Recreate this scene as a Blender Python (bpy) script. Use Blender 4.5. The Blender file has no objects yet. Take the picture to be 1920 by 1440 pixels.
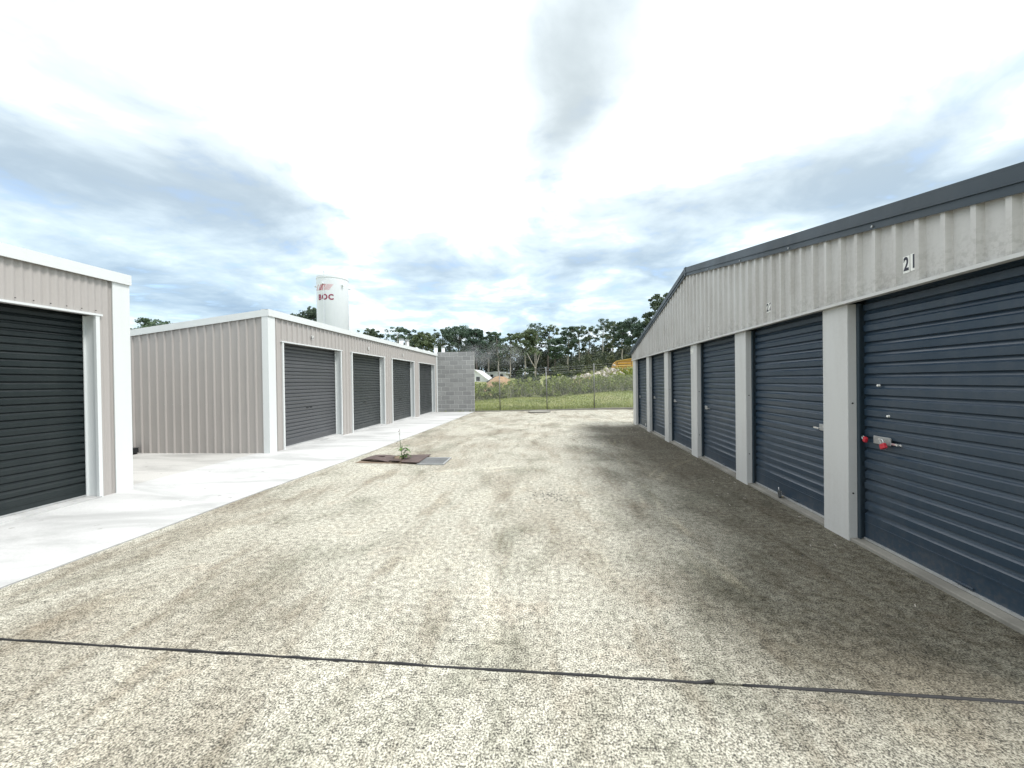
import bpy, bmesh, math, random
import numpy as np
from mathutils import Vector, Matrix

scene = bpy.context.scene
COL = scene.collection
rad = math.radians

# ------------------------------------------------------------------ camera
F_PX, CAM_H = 721.0, 1.55
YAW, PITCH, ROLL = math.atan(54 / F_PX), -math.atan(5 / F_PX), -0.0135
cam_data = bpy.data.cameras.new('camera')
cam_data.sensor_width = 36.0
cam_data.lens = F_PX / 1920 * 36.0
cam_data.clip_start = 0.05
cam_data.clip_end = 3000
cam = bpy.data.objects.new('camera', cam_data)
COL.objects.link(cam)
cam.matrix_world = (Matrix.Translation((0, 0, CAM_H)) @ Matrix.Rotation(YAW, 4, 'Z')
                    @ Matrix.Rotation(math.pi / 2 + PITCH, 4, 'X') @ Matrix.Rotation(ROLL, 4, 'Z'))
scene.camera = cam
scene.render.resolution_x, scene.render.resolution_y = 1024, 768

# ------------------------------------------------------------------ exposure
scene.view_settings.view_transform = 'Standard'
scene.view_settings.look = 'None'
scene.view_settings.gamma = 1
scene.view_settings.use_curve_mapping = False
scene.view_settings.exposure = 1.18

# ------------------------------------------------------------------ sun
SUN_EL, SUN_AZ = rad(57), rad(112)          # azimuth clockwise from +Y
sun_data = bpy.data.lights.new('sun', 'SUN')
sun_data.energy = 1.5
sun_data.angle = rad(14)
sun_data.color = (1.0, 0.965, 0.935)
sun = bpy.data.objects.new('sun', sun_data)
COL.objects.link(sun)
sdir = Vector((math.sin(SUN_AZ) * math.cos(SUN_EL), math.cos(SUN_AZ) * math.cos(SUN_EL), math.sin(SUN_EL)))
sun.rotation_euler = sdir.to_track_quat('Z', 'Y').to_euler()
sun.location = (20, 20, 40)

# ------------------------------------------------------------------ node helpers
class NT:
    def __init__(self, tree):
        self.t = tree; self.n = tree.nodes; self.l = tree.links
    def add(self, typ, **kw):
        nd = self.n.new(typ)
        for k, v in kw.items(): setattr(nd, k, v)
        return nd
    def inp(self, sock, v):
        if isinstance(v, bpy.types.NodeSocket): self.l.new(v, sock)
        elif v is not None:
            if sock.type == 'RGBA' and len(v) == 3: v = (*v, 1)
            sock.default_value = v
    def math(self, op, a, b=None, c=None, clamp=False):
        nd = self.add('ShaderNodeMath', operation=op, use_clamp=clamp)
        self.inp(nd.inputs[0], a); self.inp(nd.inputs[1], b)
        if c is not None: self.inp(nd.inputs[2], c)
        return nd.outputs[0]
    def vmath(self, op, a, b=None):
        nd = self.add('ShaderNodeVectorMath', operation=op)
        self.inp(nd.inputs[0], a); self.inp(nd.inputs[1], b)
        return nd.outputs['Vector']
    def noise(self, vec, scale, detail=2, rough=0.5, dist=0.0, out='Fac'):
        nd = self.add('ShaderNodeTexNoise')
        self.inp(nd.inputs['Vector'], vec)
        nd.inputs['Scale'].default_value = scale; nd.inputs['Detail'].default_value = detail
        nd.inputs['Roughness'].default_value = rough; nd.inputs['Distortion'].default_value = dist
        return nd.outputs[out]
    def map(self, v, a, b, c=0.0, d=1.0, smooth=True):
        nd = self.add('ShaderNodeMapRange', interpolation_type='SMOOTHSTEP' if smooth else 'LINEAR')
        self.inp(nd.inputs['Value'], v)
        nd.inputs['From Min'].default_value = a; nd.inputs['From Max'].default_value = b
        nd.inputs['To Min'].default_value = c; nd.inputs['To Max'].default_value = d
        return nd.outputs['Result']
    def mix(self, f, a, b, mode='MIX'):
        nd = self.add('ShaderNodeMix', data_type='RGBA', blend_type=mode)
        self.inp(nd.inputs['Factor'], f); self.inp(nd.inputs['A'], a); self.inp(nd.inputs['B'], b)
        return nd.outputs['Result']
    def ramp(self, v, stops):
        nd = self.add('ShaderNodeValToRGB')
        cr = nd.color_ramp
        while len(cr.elements) < len(stops): cr.elements.new(0.5)
        for e, (p, c) in zip(cr.elements, stops):
            e.position = p; e.color = (*c, 1) if len(c) == 3 else c
        self.inp(nd.inputs['Fac'], v)
        return nd.outputs['Color']
    def sep(self, v):
        nd = self.add('ShaderNodeSeparateXYZ'); self.inp(nd.inputs[0], v); return nd.outputs
    def comb(self, x, y, z=0.0):
        nd = self.add('ShaderNodeCombineXYZ')
        for i, v in enumerate((x, y, z)): self.inp(nd.inputs[i], v)
        return nd.outputs[0]

# ------------------------------------------------------------------ world: overcast sky with broken cloud
world = bpy.data.worlds.new('World'); scene.world = world; world.use_nodes = True
w = NT(world.node_tree); w.n.clear()
SKY_STRENGTH = 0.1
geo = w.add('ShaderNodeTexCoord').outputs['Generated']
dirv = w.vmath('NORMALIZE', geo)
dx, dy, dz = w.sep(dirv)
den = w.math('ADD', w.math('MAXIMUM', dz, 0.0), 0.12)
px_, py_ = w.math('DIVIDE', dx, den), w.math('DIVIDE', dy, den)
P = w.comb(px_, py_)
warp = w.noise(P, 0.9, 2, 0.5, 0, 'Color')
wv = w.vmath('MULTIPLY', w.vmath('SUBTRACT', warp, (0.5, 0.5, 0.5)), (0.55, 0.55, 0.0))
Pw = w.vmath('ADD', P, wv)
Ps = w.vmath('MULTIPLY', Pw, (1.0, 0.62, 1.0))            # streaks run along the valley
n_big = w.noise(Ps, 0.75, 2, 0.45)
n_mid = w.noise(Ps, 1.9, 5, 0.5)
n_fine = w.noise(w.vmath('MULTIPLY', Pw, (1.0, 1.1, 1.0)), 4.6, 5, 0.55)
def blob(cx, cy, rx, ry, amp, ang=0.0):
    ca, sa = math.cos(ang), math.sin(ang)
    a = w.math('SUBTRACT', w.sep(Pw)[0], cx); b = w.math('SUBTRACT', w.sep(Pw)[1], cy)
    u = w.math('DIVIDE', w.math('ADD', w.math('MULTIPLY', a, ca), w.math('MULTIPLY', b, sa)), rx)
    v = w.math('DIVIDE', w.math('SUBTRACT', w.math('MULTIPLY', b, ca), w.math('MULTIPLY', a, sa)), ry)
    d2 = w.math('ADD', w.math('MULTIPLY', u, u), w.math('MULTIPLY', v, v))
    return w.math('MULTIPLY', w.math('EXPONENT', w.math('MULTIPLY', d2, -1.0)), amp)
shade = w.math('ADD', w.math('MULTIPLY', w.math('SUBTRACT', n_big, 0.5), 1.5),
               w.math('MULTIPLY', w.math('SUBTRACT', n_mid, 0.5), 1.7))
shade = w.math('ADD', shade, w.math('MULTIPLY', w.math('SUBTRACT', n_fine, 0.5), 1.0))
BLOBS = [(0.10, 1.06, 0.19, 0.34, 0.90, 0.12), (-0.32, 1.47, 0.13, 0.12, 0.62, 0.0), (1.15, 1.58, 0.80, 0.22, 0.62, -0.25),
         (-1.65, 1.15, 0.60, 0.34, 0.46, 0.6), (-0.5, 2.35, 0.35, 0.16, 0.30, 0.0),
         (0.35, 2.3, 0.5, 0.22, 0.42, 0.0), (-2.2, 2.4, 0.8, 0.6, 0.30, 0.3),
         (-0.50, 1.10, 0.42, 0.55, -0.75, 0.0), (0.48, 1.1, 0.24, 0.42, -0.65, 0.2)]
shade = w.math('ADD', shade, w.map(dz, 0.10, 0.5, 0.10, -0.08))
for b_ in BLOBS: shade = w.math('ADD', shade, blob(*b_))
dark = w.map(shade, -0.26, 0.80)
tint = w.map(shade, -0.42, 0.12)
low = w.map(dz, 0.08, 0.62, 1.0, 0.0)                     # bluer towards the horizon
white_c = w.mix(low, (13.2, 13.2, 13.3), (5.7, 6.15, 6.5))
grey_c = w.mix(low, (2.9, 3.3, 3.5), (1.75, 2.5, 3.35))
pale_c = w.mix(low, (5.0, 5.5, 5.75), (3.85, 4.75, 5.25))
cloud = w.mix(dark, w.mix(tint, white_c, pale_c), grey_c)
sky = w.add('ShaderNodeTexSky', sky_type='NISHITA', sun_disc=False)
sky.sun_elevation = SUN_EL; sky.sun_rotation = SUN_AZ
gap = w.math('MULTIPLY', w.map(n_fine, 0.53, 0.72), w.map(shade, -0.1, 0.25))
gap = w.math('MULTIPLY', gap, w.math('MULTIPLY_ADD', low, 0.45, 0.1))
final = w.mix(gap, cloud, w.vmath('MULTIPLY', sky.outputs[0], (1.3, 1.3, 1.3)))
bg = w.add('ShaderNodeBackground'); bg.inputs['Strength'].default_value = SKY_STRENGTH
w.l.new(final, bg.inputs['Color'])
w.l.new(bg.outputs[0], w.add('ShaderNodeOutputWorld').inputs['Surface'])

# ------------------------------------------------------------------ materials
def new_mat(name):
    m = bpy.data.materials.new(name); m.use_nodes = True
    t = NT(m.node_tree); t.n.clear()
    b = t.add('ShaderNodeBsdfPrincipled')
    o = t.add('ShaderNodeOutputMaterial'); t.l.new(b.outputs[0], o.inputs['Surface'])
    return m, t, b
def bump(t, b, h, strength=0.3, dist=0.01):
    nd = t.add('ShaderNodeBump'); nd.inputs['Strength'].default_value = strength
    nd.inputs['Distance'].default_value = dist
    t.l.new(h, nd.inputs['Height']); t.l.new(nd.outputs[0], b.inputs['Normal'])
def painted(name, col, rough=0.45, dirt=(0.25, 0.22, 0.19), amount=0.25, metallic=0.0, streak=True, scale=1.0, spec=0.5, grime=None):
    """sheet metal or paint with weathering: soft tone changes, rain streaks, grime specks"""
    m, t, b = new_mat(name)
    tc = t.add('ShaderNodeNewGeometry').outputs['Position']
    nb = t.noise(tc, 1.3 * scale, 4, 0.6)
    ns = t.noise(t.vmath('MULTIPLY', tc, (9 * scale, 9 * scale, 0.7 * scale)), 1.0, 4, 0.6) if streak else t.noise(tc, 5 * scale, 4, 0.6)
    nf = t.noise(tc, 38 * scale, 3, 0.6)
    f = t.math('ADD', t.math('MULTIPLY', nb, 0.4), t.math('ADD', t.math('MULTIPLY', ns, 0.4), t.math('MULTIPLY', nf, 0.2)))
    f = t.map(f, 0.42, 0.72, 0.0, amount)
    c = t.mix(f, col, dirt)
    if grime:                                     # mould and dust specks caught along the lower edge
        sp = t.noise(tc, 26, 4, 0.7)
        gz_ = t.math('ADD', t.sep(tc)[2], t.math('MULTIPLY', t.math('SUBTRACT', t.noise(tc, 3.0, 3, .6), 0.5), 0.35))
        gm_ = t.math('MULTIPLY', t.map(gz_, grime[1], grime[0]), t.map(sp, 0.44, 0.62))
        c = t.mix(t.math('MULTIPLY', gm_, 0.3), c, (0.12, 0.105, 0.09))
    t.l.new(c, b.inputs['Base Color'])
    t.l.new(t.map(nb, 0.3, 0.7, rough - 0.08, rough + 0.12), b.inputs['Roughness'])
    b.inputs['Metallic'].default_value = metallic
    b.inputs['Specular IOR Level'].default_value = spec
    bump(t, b, t.noise(t.vmath('MULTIPLY', tc, (3, 3, 1.5)), 1.6 * scale, 3, 0.5), 0.12, 0.02)
    return m
def leafy(name, c1, c2, c3=None, trans=0.25):
    m, t, b = new_mat(name)
    at = t.add('ShaderNodeAttribute', attribute_name='tone').outputs['Fac']
    st = [(0.0, c1), (1.0, c2)] if c3 is None else [(0.0, c1), (0.55, c2), (1.0, c3)]
    rnd = t.add('ShaderNodeObjectInfo').outputs['Random']
    lc = t.mix(1.0, t.ramp(at, st), t.ramp(rnd, [(0.0, (0.78, 0.80, 0.86)), (0.5, (1.0, 1.0, 0.95)), (1.0, (1.28, 1.22, 1.0))]), 'MULTIPLY')
    t.l.new(lc, b.inputs['Base Color'])
    b.inputs['Roughness'].default_value = 0.6
    b.inputs['Specular IOR Level'].default_value = 0.3
    if trans:
        tr = t.add('ShaderNodeBsdfTranslucent'); t.l.new(lc, tr.inputs['Color'])
        mx = t.add('ShaderNodeMixShader'); mx.inputs[0].default_value = trans
        t.l.new(b.outputs[0], mx.inputs[1]); t.l.new(tr.outputs[0], mx.inputs[2])
        t.l.new(mx.outputs[0], t.n['Material Output'].inputs['Surface'])
    return m

FAC_M, FAC_B = 0.0418, 2.727            # right facade line on the ground: x = FAC_M*y + FAC_B

def yard_material():
    m, t, b = new_mat('weathered_exposed_concrete')
    tc = t.add('ShaderNodeTexCoord').outputs['Object']
    x, y, z = t.sep(tc)
    # aggregate grain
    g1 = t.noise(tc, 105, 3, 0.7)
    g2 = t.noise(tc, 21, 3, 0.6)
    vo = t.add('ShaderNodeTexVoronoi'); t.inp(vo.inputs['Vector'], tc); vo.inputs['Scale'].default_value = 48
    grain = t.math('ADD', t.math('MULTIPLY', g1, 0.75), t.math('MULTIPLY', g2, 0.25))
    col = t.ramp(grain, [(0.39, (0.050, 0.048, 0.043)), (0.46, (0.205, 0.197, 0.163)), (0.522, (0.430, 0.415, 0.342)), (0.61, (0.665, 0.650, 0.560))])
    stones = t.map(vo.outputs['Distance'], 0.12, 0.3, 0.75, 1.0)
    col = t.mix(1.0, col, t.comb(stones, stones, stones), 'MULTIPLY')
    # broad weathering
    tcs = t.vmath('MULTIPLY', tc, (1.0, 0.6, 1.0))
    b1 = t.noise(tcs, 0.55, 5, 0.6, 0.4)
    b2 = t.noise(t.vmath('ADD', tcs, (17, 5, 0)), 1.4, 5, 0.65, 0.3)
    b3 = t.noise(t.vmath('MULTIPLY', tc, (3.2, 0.7, 1)), 1.0, 5, 0.65)
    col = t.mix(t.map(b1, 0.46, 0.64, 0, 0.6), col, t.mix(1.0, col, (0.55, 0.50, 0.45), 'MULTIPLY'))
    col = t.mix(t.map(b2, 0.49, 0.68, 0, 0.7), col, t.mix(1.0, col, (0.56, 0.57, 0.53), 'MULTIPLY'))
    col = t.mix(t.map(b2, 0.46, 0.30, 0, 0.5), col, t.mix(1.0, col, (1.18, 1.16, 1.12), 'MULTIPLY'))
    col = t.mix(t.map(b3, 0.50, 0.66, 0, 0.6), col, t.mix(1.0, col, (0.60, 0.55, 0.50), 'MULTIPLY'))
    pk = t.noise(t.vmath('ADD', tc, (3, 41, 0)), 2.3, 4, 0.6)
    col = t.mix(t.map(pk, 0.55, 0.72, 0, 0.35), col, t.mix(1.0, col, (0.90, 0.79, 0.73), 'MULTIPLY'))
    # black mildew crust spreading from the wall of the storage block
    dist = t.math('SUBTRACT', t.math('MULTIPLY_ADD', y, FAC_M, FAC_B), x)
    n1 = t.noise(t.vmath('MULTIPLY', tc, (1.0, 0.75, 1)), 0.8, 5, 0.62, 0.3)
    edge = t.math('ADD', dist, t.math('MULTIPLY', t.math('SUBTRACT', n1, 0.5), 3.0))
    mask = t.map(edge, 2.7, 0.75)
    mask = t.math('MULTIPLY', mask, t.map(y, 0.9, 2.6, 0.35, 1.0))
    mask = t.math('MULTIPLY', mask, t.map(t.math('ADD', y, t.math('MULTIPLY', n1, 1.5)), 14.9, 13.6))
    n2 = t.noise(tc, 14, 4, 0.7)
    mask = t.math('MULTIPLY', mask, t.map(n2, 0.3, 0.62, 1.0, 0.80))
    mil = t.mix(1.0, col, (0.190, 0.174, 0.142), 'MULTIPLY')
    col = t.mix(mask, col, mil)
    # pale tyre scuffs: broken arcs where vans swing in and out of the bays
    for (ax, ay, R_, wd_, st_) in ((6.4, 4.0, 5.05, .05, .34), (6.4, 4.0, 5.22, .03, .28), (-2.6, 10.8, 4.3, .05, .30), (-2.6, 10.8, 4.55, .04, .24), (4.9, 9.6, 3.2, .05, .30), (-7.5, 1.0, 7.3, .07, .20), (30.0, 4.2, 28.55, .05, .30), (30.0, 4.2, 28.72, .04, .22)):
        ln_ = t.add('ShaderNodeVectorMath', operation='LENGTH'); t.inp(ln_.inputs[0], t.vmath('SUBTRACT', t.comb(x, y), (ax, ay, 0)))
        q = t.math('ABSOLUTE', t.math('SUBTRACT', ln_.outputs['Value'], R_))
        a_ = t.math('MULTIPLY', t.map(q, wd_ * 1.6, 0.0, 0, st_), t.map(t.noise(t.vmath('ADD', tc, (ax, ay, 0)), 1.1, 3, .6), .46, .62))
        col = t.mix(a_, col, t.mix(1.0, col, (2.0, 1.95, 1.85), 'MULTIPLY'))
    t.l.new(col, b.inputs['Base Color'])
    b.inputs['Roughness'].default_value = 0.9
    b.inputs['Specular IOR Level'].default_value = 0.25
    bump(t, b, t.math('ADD', grain, t.math('MULTIPLY', vo.outputs['Distance'], 0.4)), 0.55, 0.008)
    return m
def new_concrete(name, col=(0.60, 0.60, 0.57)):
    m, t, b = new_mat(name)
    tc = t.add('ShaderNodeTexCoord').outputs['Object']
    a = t.noise(t.vmath('MULTIPLY', tc, (0.55, 1.5, 1)), 1.0, 6, 0.62, 0.5)
    d = t.noise(tc, 60, 3, 0.6)
    c = t.mix(t.map(a, 0.40, 0.66, 0, 0.8), col, tuple(v * 0.62 for v in col))
    c = t.mix(t.map(d, 0.38, 0.6, 0.22, 0.0), c, tuple(v * 0.6 for v in col))
    sp = t.noise(tc, 9, 2, 0.5)
    c = t.mix(t.map(sp, 0.70, 0.74, 0, 0.45), c, (0.16, 0.15, 0.13))
    t.l.new(c, b.inputs['Base Color'])
    b.inputs['Roughness'].default_value = 0.75; b.inputs['Specular IOR Level'].default_value = 0.35
    bump(t, b, d, 0.2, 0.004)
    return m
def block_material():
    m, t, b = new_mat('grey_concrete_block')
    tc = t.add('ShaderNodeTexCoord').outputs['Object']
    rnd = t.add('ShaderNodeObjectInfo').outputs['Random']
    c = t.ramp(rnd, [(0.0, (0.25, 0.252, 0.25)), (0.5, (0.295, 0.297, 0.293)), (1.0, (0.345, 0.347, 0.34))])
    n = t.noise(tc, 3.0, 5, 0.6); f = t.noise(tc, 70, 3, 0.6)
    c = t.mix(t.map(n, 0.4, 0.7, 0, 0.35), c, (0.20, 0.20, 0.19))
    c = t.mix(t.map(f, 0.35, 0.6, 0.2, 0), c, (0.12, 0.12, 0.12))
    t.l.new(c, b.inputs['Base Color']); b.inputs['Roughness'].default_value = 0.9
    bump(t, b, f, 0.3, 0.004)
    return m
def galv(name, col=(0.42, 0.43, 0.43), rough=0.45):
    return painted(name, col, rough, (0.20, 0.19, 0.18), 0.5, 0.7, False, 4.0)
def simple(name, col, rough=0.6, metallic=0.0, var=0.25, scale=8):
    m, t, b = new_mat(name)
    tc = t.add('ShaderNodeTexCoord').outputs['Object']
    n = t.noise(tc, scale, 4, 0.6)
    t.l.new(t.mix(t.map(n, 0.35, 0.7, 0, var), col, tuple(v * 0.5 for v in col)), b.inputs['Base Color'])
    b.inputs['Roughness'].default_value = rough; b.inputs['Metallic'].default_value = metallic
    bump(t, b, n, 0.15, 0.01)
    return m

M = dict(
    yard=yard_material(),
    strip=new_concrete('pale_new_concrete', (0.52, 0.525, 0.515)),
    pad=new_concrete('cream_concrete_pad', (0.48, 0.475, 0.45)),
    sill=new_concrete('stained_sill_concrete', (0.24, 0.23, 0.20)),
    block=block_material(),
    mortar=simple('pale_mortar', (0.60, 0.60, 0.58), 0.9, 0, 0.3, 20),
    beige=painted('beige_sheet_metal', (0.385, 0.362, 0.342), 0.42, (0.28, 0.26, 0.24), 0.25),
    white=painted('white_flashing', (0.64, 0.665, 0.66), 0.4, (0.46, 0.46, 0.43), 0.16),
    paleclad=painted('weathered_pale_grey_cladding', (0.475, 0.468, 0.448), 0.5, (0.25, 0.225, 0.20), 0.5, grime=(2.22, 2.55)),
    column=painted('pale_grey_painted_column', (0.51, 0.512, 0.50), 0.5, (0.33, 0.31, 0.28), 0.35),
    barge=painted('dark_blue_grey_flashing', (0.022, 0.034, 0.044), 0.42, (0.05, 0.06, 0.065), 0.4),
    navy=painted('navy_blue_roller_door_steel', (0.017, 0.036, 0.060), 0.38, (0.055, 0.069, 0.084), 0.6, 0, True, 1.0, 0.65, grime=(-0.05, 0.35)),
    navyguide=painted('navy_door_guide', (0.026, 0.044, 0.060), 0.4, (0.06, 0.06, 0.06), 0.4),
    greendoor=painted('dark_green_grey_roller_door_steel', (0.012, 0.0185, 0.020), 0.40, (0.024, 0.031, 0.031), 0.5, 0, True, 1.0, 0.4),
    greydoor=painted('slate_grey_roller_door_steel', (0.078, 0.082, 0.088), 0.38, (0.10, 0.10, 0.10), 0.3, 0, True, 1.0, 0.55),
    darkdoor=painted('charcoal_green_roller_door_steel', (0.034, 0.040, 0.041), 0.38, (0.06, 0.06, 0.055), 0.3, 0, True, 1.0, 0.55),
    roof=painted('zincalume_roof_sheet', (0.42, 0.43, 0.43), 0.4, (0.25, 0.24, 0.23), 0.3, 0.3),
    alu=galv('aluminium_bottom_bar', (0.62, 0.63, 0.63), 0.4),
    galv=galv('galvanised_steel'),
    postgalv=galv('weathered_post_steel', (0.22, 0.22, 0.215), 0.55),
    steel=galv('bright_steel', (0.66, 0.66, 0.66), 0.25),
    black=simple('black_rubber', (0.010, 0.010, 0.011), 0.7, 0, 0.4, 15),
    blackp=simple('black_plastic', (0.02, 0.022, 0.024), 0.35, 0, 0.3, 15),
    red=simple('red_padlock_casing', (0.46, 0.02, 0.035), 0.35, 0, 0.25, 25),
    brass=simple('brass', (0.55, 0.42, 0.16), 0.35, 0.8, 0.2, 20),
    rust=simple('brown_rusted_plate', (0.088, 0.060, 0.053), 0.75, 0.1, 0.6, 6),
    sticker=simple('white_sticker_vinyl', (0.78, 0.78, 0.74), 0.45, 0, 0.12, 30),
    dullsticker=simple('weathered_sticker_vinyl', (0.52, 0.52, 0.50), 0.6, 0, 0.3, 30),
    ink=simple('black_print', (0.02, 0.02, 0.035), 0.5, 0, 0.1, 30),
    inkfade=simple('faded_grey_print', (0.30, 0.31, 0.29), 0.6, 0, 0.2, 30),
    tank=painted('white_tank_paint', (0.68, 0.71, 0.75), 0.4, (0.54, 0.57, 0.61), 0.3),
    logored=simple('red_logo_paint', (0.42, 0.03, 0.06), 0.4, 0, 0.1, 3),
    logopink=simple('faded_red_logo_paint', (0.62, 0.25, 0.27), 0.4, 0, 0.1, 3),
    logodark=simple('maroon_letter_paint', (0.25, 0.03, 0.07), 0.4, 0, 0.1, 3),
    soil=simple('brown_soil', (0.17, 0.125, 0.085), 0.95, 0, 0.5, 1.5),
    mound=simple('orange_brown_fill', (0.36, 0.24, 0.14), 0.95, 0, 0.5, 2.5),
    rubble=simple('pale_broken_concrete', (0.50, 0.46, 0.40), 0.9, 0, 0.4, 3),
    crumb=simple('dark_asphalt_crumbs', (0.075, 0.075, 0.08), 0.9, 0, 0.3, 30),
    bark=simple('pale_gum_bark', (0.40, 0.365, 0.32), 0.85, 0, 0.6, 1.2),
    bark2=simple('dark_gum_bark', (0.10, 0.085, 0.075), 0.9, 0, 0.5, 1.2),
    yellow=painted('worn_yellow_machine_paint', (0.52, 0.27, 0.025), 0.5, (0.22, 0.13, 0.06), 0.5),
    yellowl=painted('sunbleached_yellow_paint', (0.66, 0.44, 0.12), 0.5, (0.3, 0.2, 0.1), 0.4),
    glass=simple('dark_glass', (0.02, 0.022, 0.025), 0.1, 0, 0.1, 3),
    darkroof=simple('dark_roof_sheet', (0.07, 0.075, 0.08), 0.5, 0, 0.3, 3),
    shed=painted('white_shed_sheet', (0.72, 0.73, 0.73), 0.45, (0.5, 0.5, 0.48), 0.2),
    gumleaf=leafy('gum_leaves', (0.055, 0.092, 0.070), (0.120, 0.178, 0.118)),
    gumleaf2=leafy('olive_gum_leaves', (0.065, 0.096, 0.068), (0.140, 0.182, 0.112)),
    darkleaf=leafy('dark_glossy_leaves', (0.018, 0.036, 0.018), (0.05, 0.085, 0.03)),
    scrub=leafy('scrub_leaves', (0.085, 0.088, 0.036), (0.15, 0.195, 0.045), (0.30, 0.35, 0.10)),
    under=leafy('understorey_leaves', (0.034, 0.046, 0.038), (0.065, 0.086, 0.054), (0.105, 0.115, 0.065)),
    grass=leafy('grass_blades', (0.12, 0.15, 0.04), (0.21, 0.25, 0.065), (0.31, 0.32, 0.12), 0.2),
    weed=leafy('weed_leaves', (0.05, 0.12, 0.025), (0.12, 0.24, 0.05), None, 0.3),
)
def grassland():
    m, t, b = new_mat('grass_ground')
    tc = t.add('ShaderNodeTexCoord').outputs['Object']
    n = t.noise(tc, 0.5, 5, 0.6); f = t.noise(tc, 6, 4, 0.6)
    c = t.mix(t.map(n, 0.35, 0.68), (0.17, 0.205, 0.06), (0.24, 0.235, 0.10))
    c = t.mix(t.map(f, 0.5, 0.7, 0, 0.5), c, (0.09, 0.09, 0.04))
    t.l.new(c, b.inputs['Base Color']); b.inputs['Roughness'].default_value = 0.95
    bump(t, b, f, 0.5, 0.05)
    return m
M['ground'] = grassland()

# ------------------------------------------------------------------ mesh helpers
class MB:
    def __init__(self): self.v = []; self.f = []; self.t = None
    def add(self, vs, fs):
        o = len(self.v); self.v += [tuple(p) for p in vs]; self.f += [tuple(i + o for i in f) for f in fs]; return self
    def box(self, x0, x1, y0, y1, z0, z1):
        return self.hexa([(x0, y0, z0), (x1, y0, z0), (x1, y1, z0), (x0, y1, z0)], [(x0, y0, z1), (x1, y0, z1), (x1, y1, z1), (x0, y1, z1)])
    def hexa(self, b, t):
        n = len(b)
        return self.add(list(b) + list(t), [tuple(range(n))[::-1], tuple(range(n, 2 * n))] + [(i, (i + 1) % n, n + (i + 1) % n, n + i) for i in range(n)])
    def tube(self, pts, r, n=8, cap=True):
        pts = [Vector(p) for p in pts]; rs = r if isinstance(r, (list, tuple)) else [r] * len(pts)
        vs, fs = [], []
        ref = Vector((0.31, 0.17, 0.93))
        for i, p in enumerate(pts):
            d = (pts[min(i + 1, len(pts) - 1)] - pts[max(i - 1, 0)]).normalized()
            a = d.cross(ref)
            if a.length < 0.15: a = d.cross(Vector((1, 0, 0)))
            a.normalize(); b = d.cross(a)
            for k in range(n):
                th = 2 * math.pi * k / n
                vs.append(p + (a * math.cos(th) + b * math.sin(th)) * rs[i])
        for i in range(len(pts) - 1):
            for k in range(n):
                fs.append((i * n + k, i * n + (k + 1) % n, (i + 1) * n + (k + 1) % n, (i + 1) * n + k))
        if cap: fs += [tuple(range(n))[::-1], tuple(range((len(pts) - 1) * n, len(pts) * n))]
        return self.add(vs, fs)
    def mesh(self, name, mat, smooth=False):
        me = bpy.data.meshes.new(name); me.from_pydata(self.v, [], self.f); me.materials.append(mat)
        bm = bmesh.new(); bm.from_mesh(me); bmesh.ops.recalc_face_normals(bm, faces=bm.faces); bm.to_mesh(me); bm.free()
        if smooth: me.polygons.foreach_set('use_smooth', [True] * len(me.polygons))
        me.update(); return me
    def build(self, name, mat, parent=None, smooth=False, bevel=0.0, **props):
        o = link(name, self.mesh(name, mat, smooth), parent, **props)
        if bevel:
            bv = o.modifiers.new('bevel', 'BEVEL'); bv.width = bevel; bv.segments = 2; bv.limit_method = 'ANGLE'
        return o
def link(name, data, parent=None, **props):
    o = bpy.data.objects.new(name, data); COL.objects.link(o)
    if parent is not None: o.parent = parent
    for k, v in props.items(): o[k] = v
    return o
def thing(name, label, cat, loc=(0, 0, 0), rz=0.0, group=None):
    o = link(name, None); o.location = loc; o.rotation_euler = (0, 0, rz); o.empty_display_size = 0.2
    o['label'] = label; o['category'] = cat
    if group: o['group'] = group
    return o
def tag(o, label, cat, group=None):
    o['label'] = label; o['category'] = cat
    if group: o['group'] = group
    return o

def lerp_tab(tab, v):
    return float(np.interp(v, [a for a, _ in tab], [b for _, b in tab]))
def zg(x, y):
    """concrete falls gently towards the back fence"""
    k = min(max((3.2 - x) / 7.2, 0), 1)
    return -0.0145 * max(0.0, y - 8.5) * (0.5 + 0.5 * k)
EDGE = [(-30, -4.9), (0, -4.32), (5.2, -4.07), (8.2, -3.86), (13.8, -3.84), (22.3, -3.90), (40, -3.9)]
FENCE = [(-9.0, 22.75), (12.0, 21.7)]
def fence_y(x): return 22.45 - 0.05 * (x + 3.0)

# ------------------------------------------------------------------ terrain
def smooth(t): t = min(max(t, 0), 1); return t * t * (3 - 2 * t)
def terrain(x, y):
    fy = fence_y(min(max(x, -10), 12)) + 0.05
    base = zg(min(max(x, -8), 8), min(y, fy)) - 0.09
    if y <= fy: return base
    far = 0.08 + 0.052 * min(max(x, -9), 14)
    z = base + (far - base) * smooth((y - fy) / 11.5) + 0.07 * smooth((y - fy) / 0.5)
    z += 2.6 * smooth((y - 36) / 60)
    z += 1.5 * smooth((x - 3) / 8) * smooth((y - 36) / 16)
    z += 0.06 * math.sin(x * 0.7 + y * 0.3) * smooth((y - 24) / 4)
    return z
def axis(lo, hi, dense_lo, dense_hi, step, grow):
    a = list(np.arange(dense_lo, dense_hi + 1e-6, step)); s = step; v = dense_lo
    pre = []
    while v > lo: s *= grow; v -= s; pre.append(v)
    s = step; v = a[-1]; post = []
    while v < hi: s *= grow; v += s; post.append(v)
    return pre[::-1] + a + post
xs = axis(-900, 900, -16, 22, 0.6, 1.25); ys = axis(-300, 1500, -4, 62, 0.6, 1.25)
mb = MB(); vs = [(x, y, terrain(x, y)) for y in ys for x in xs]; nx = len(xs)
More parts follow.
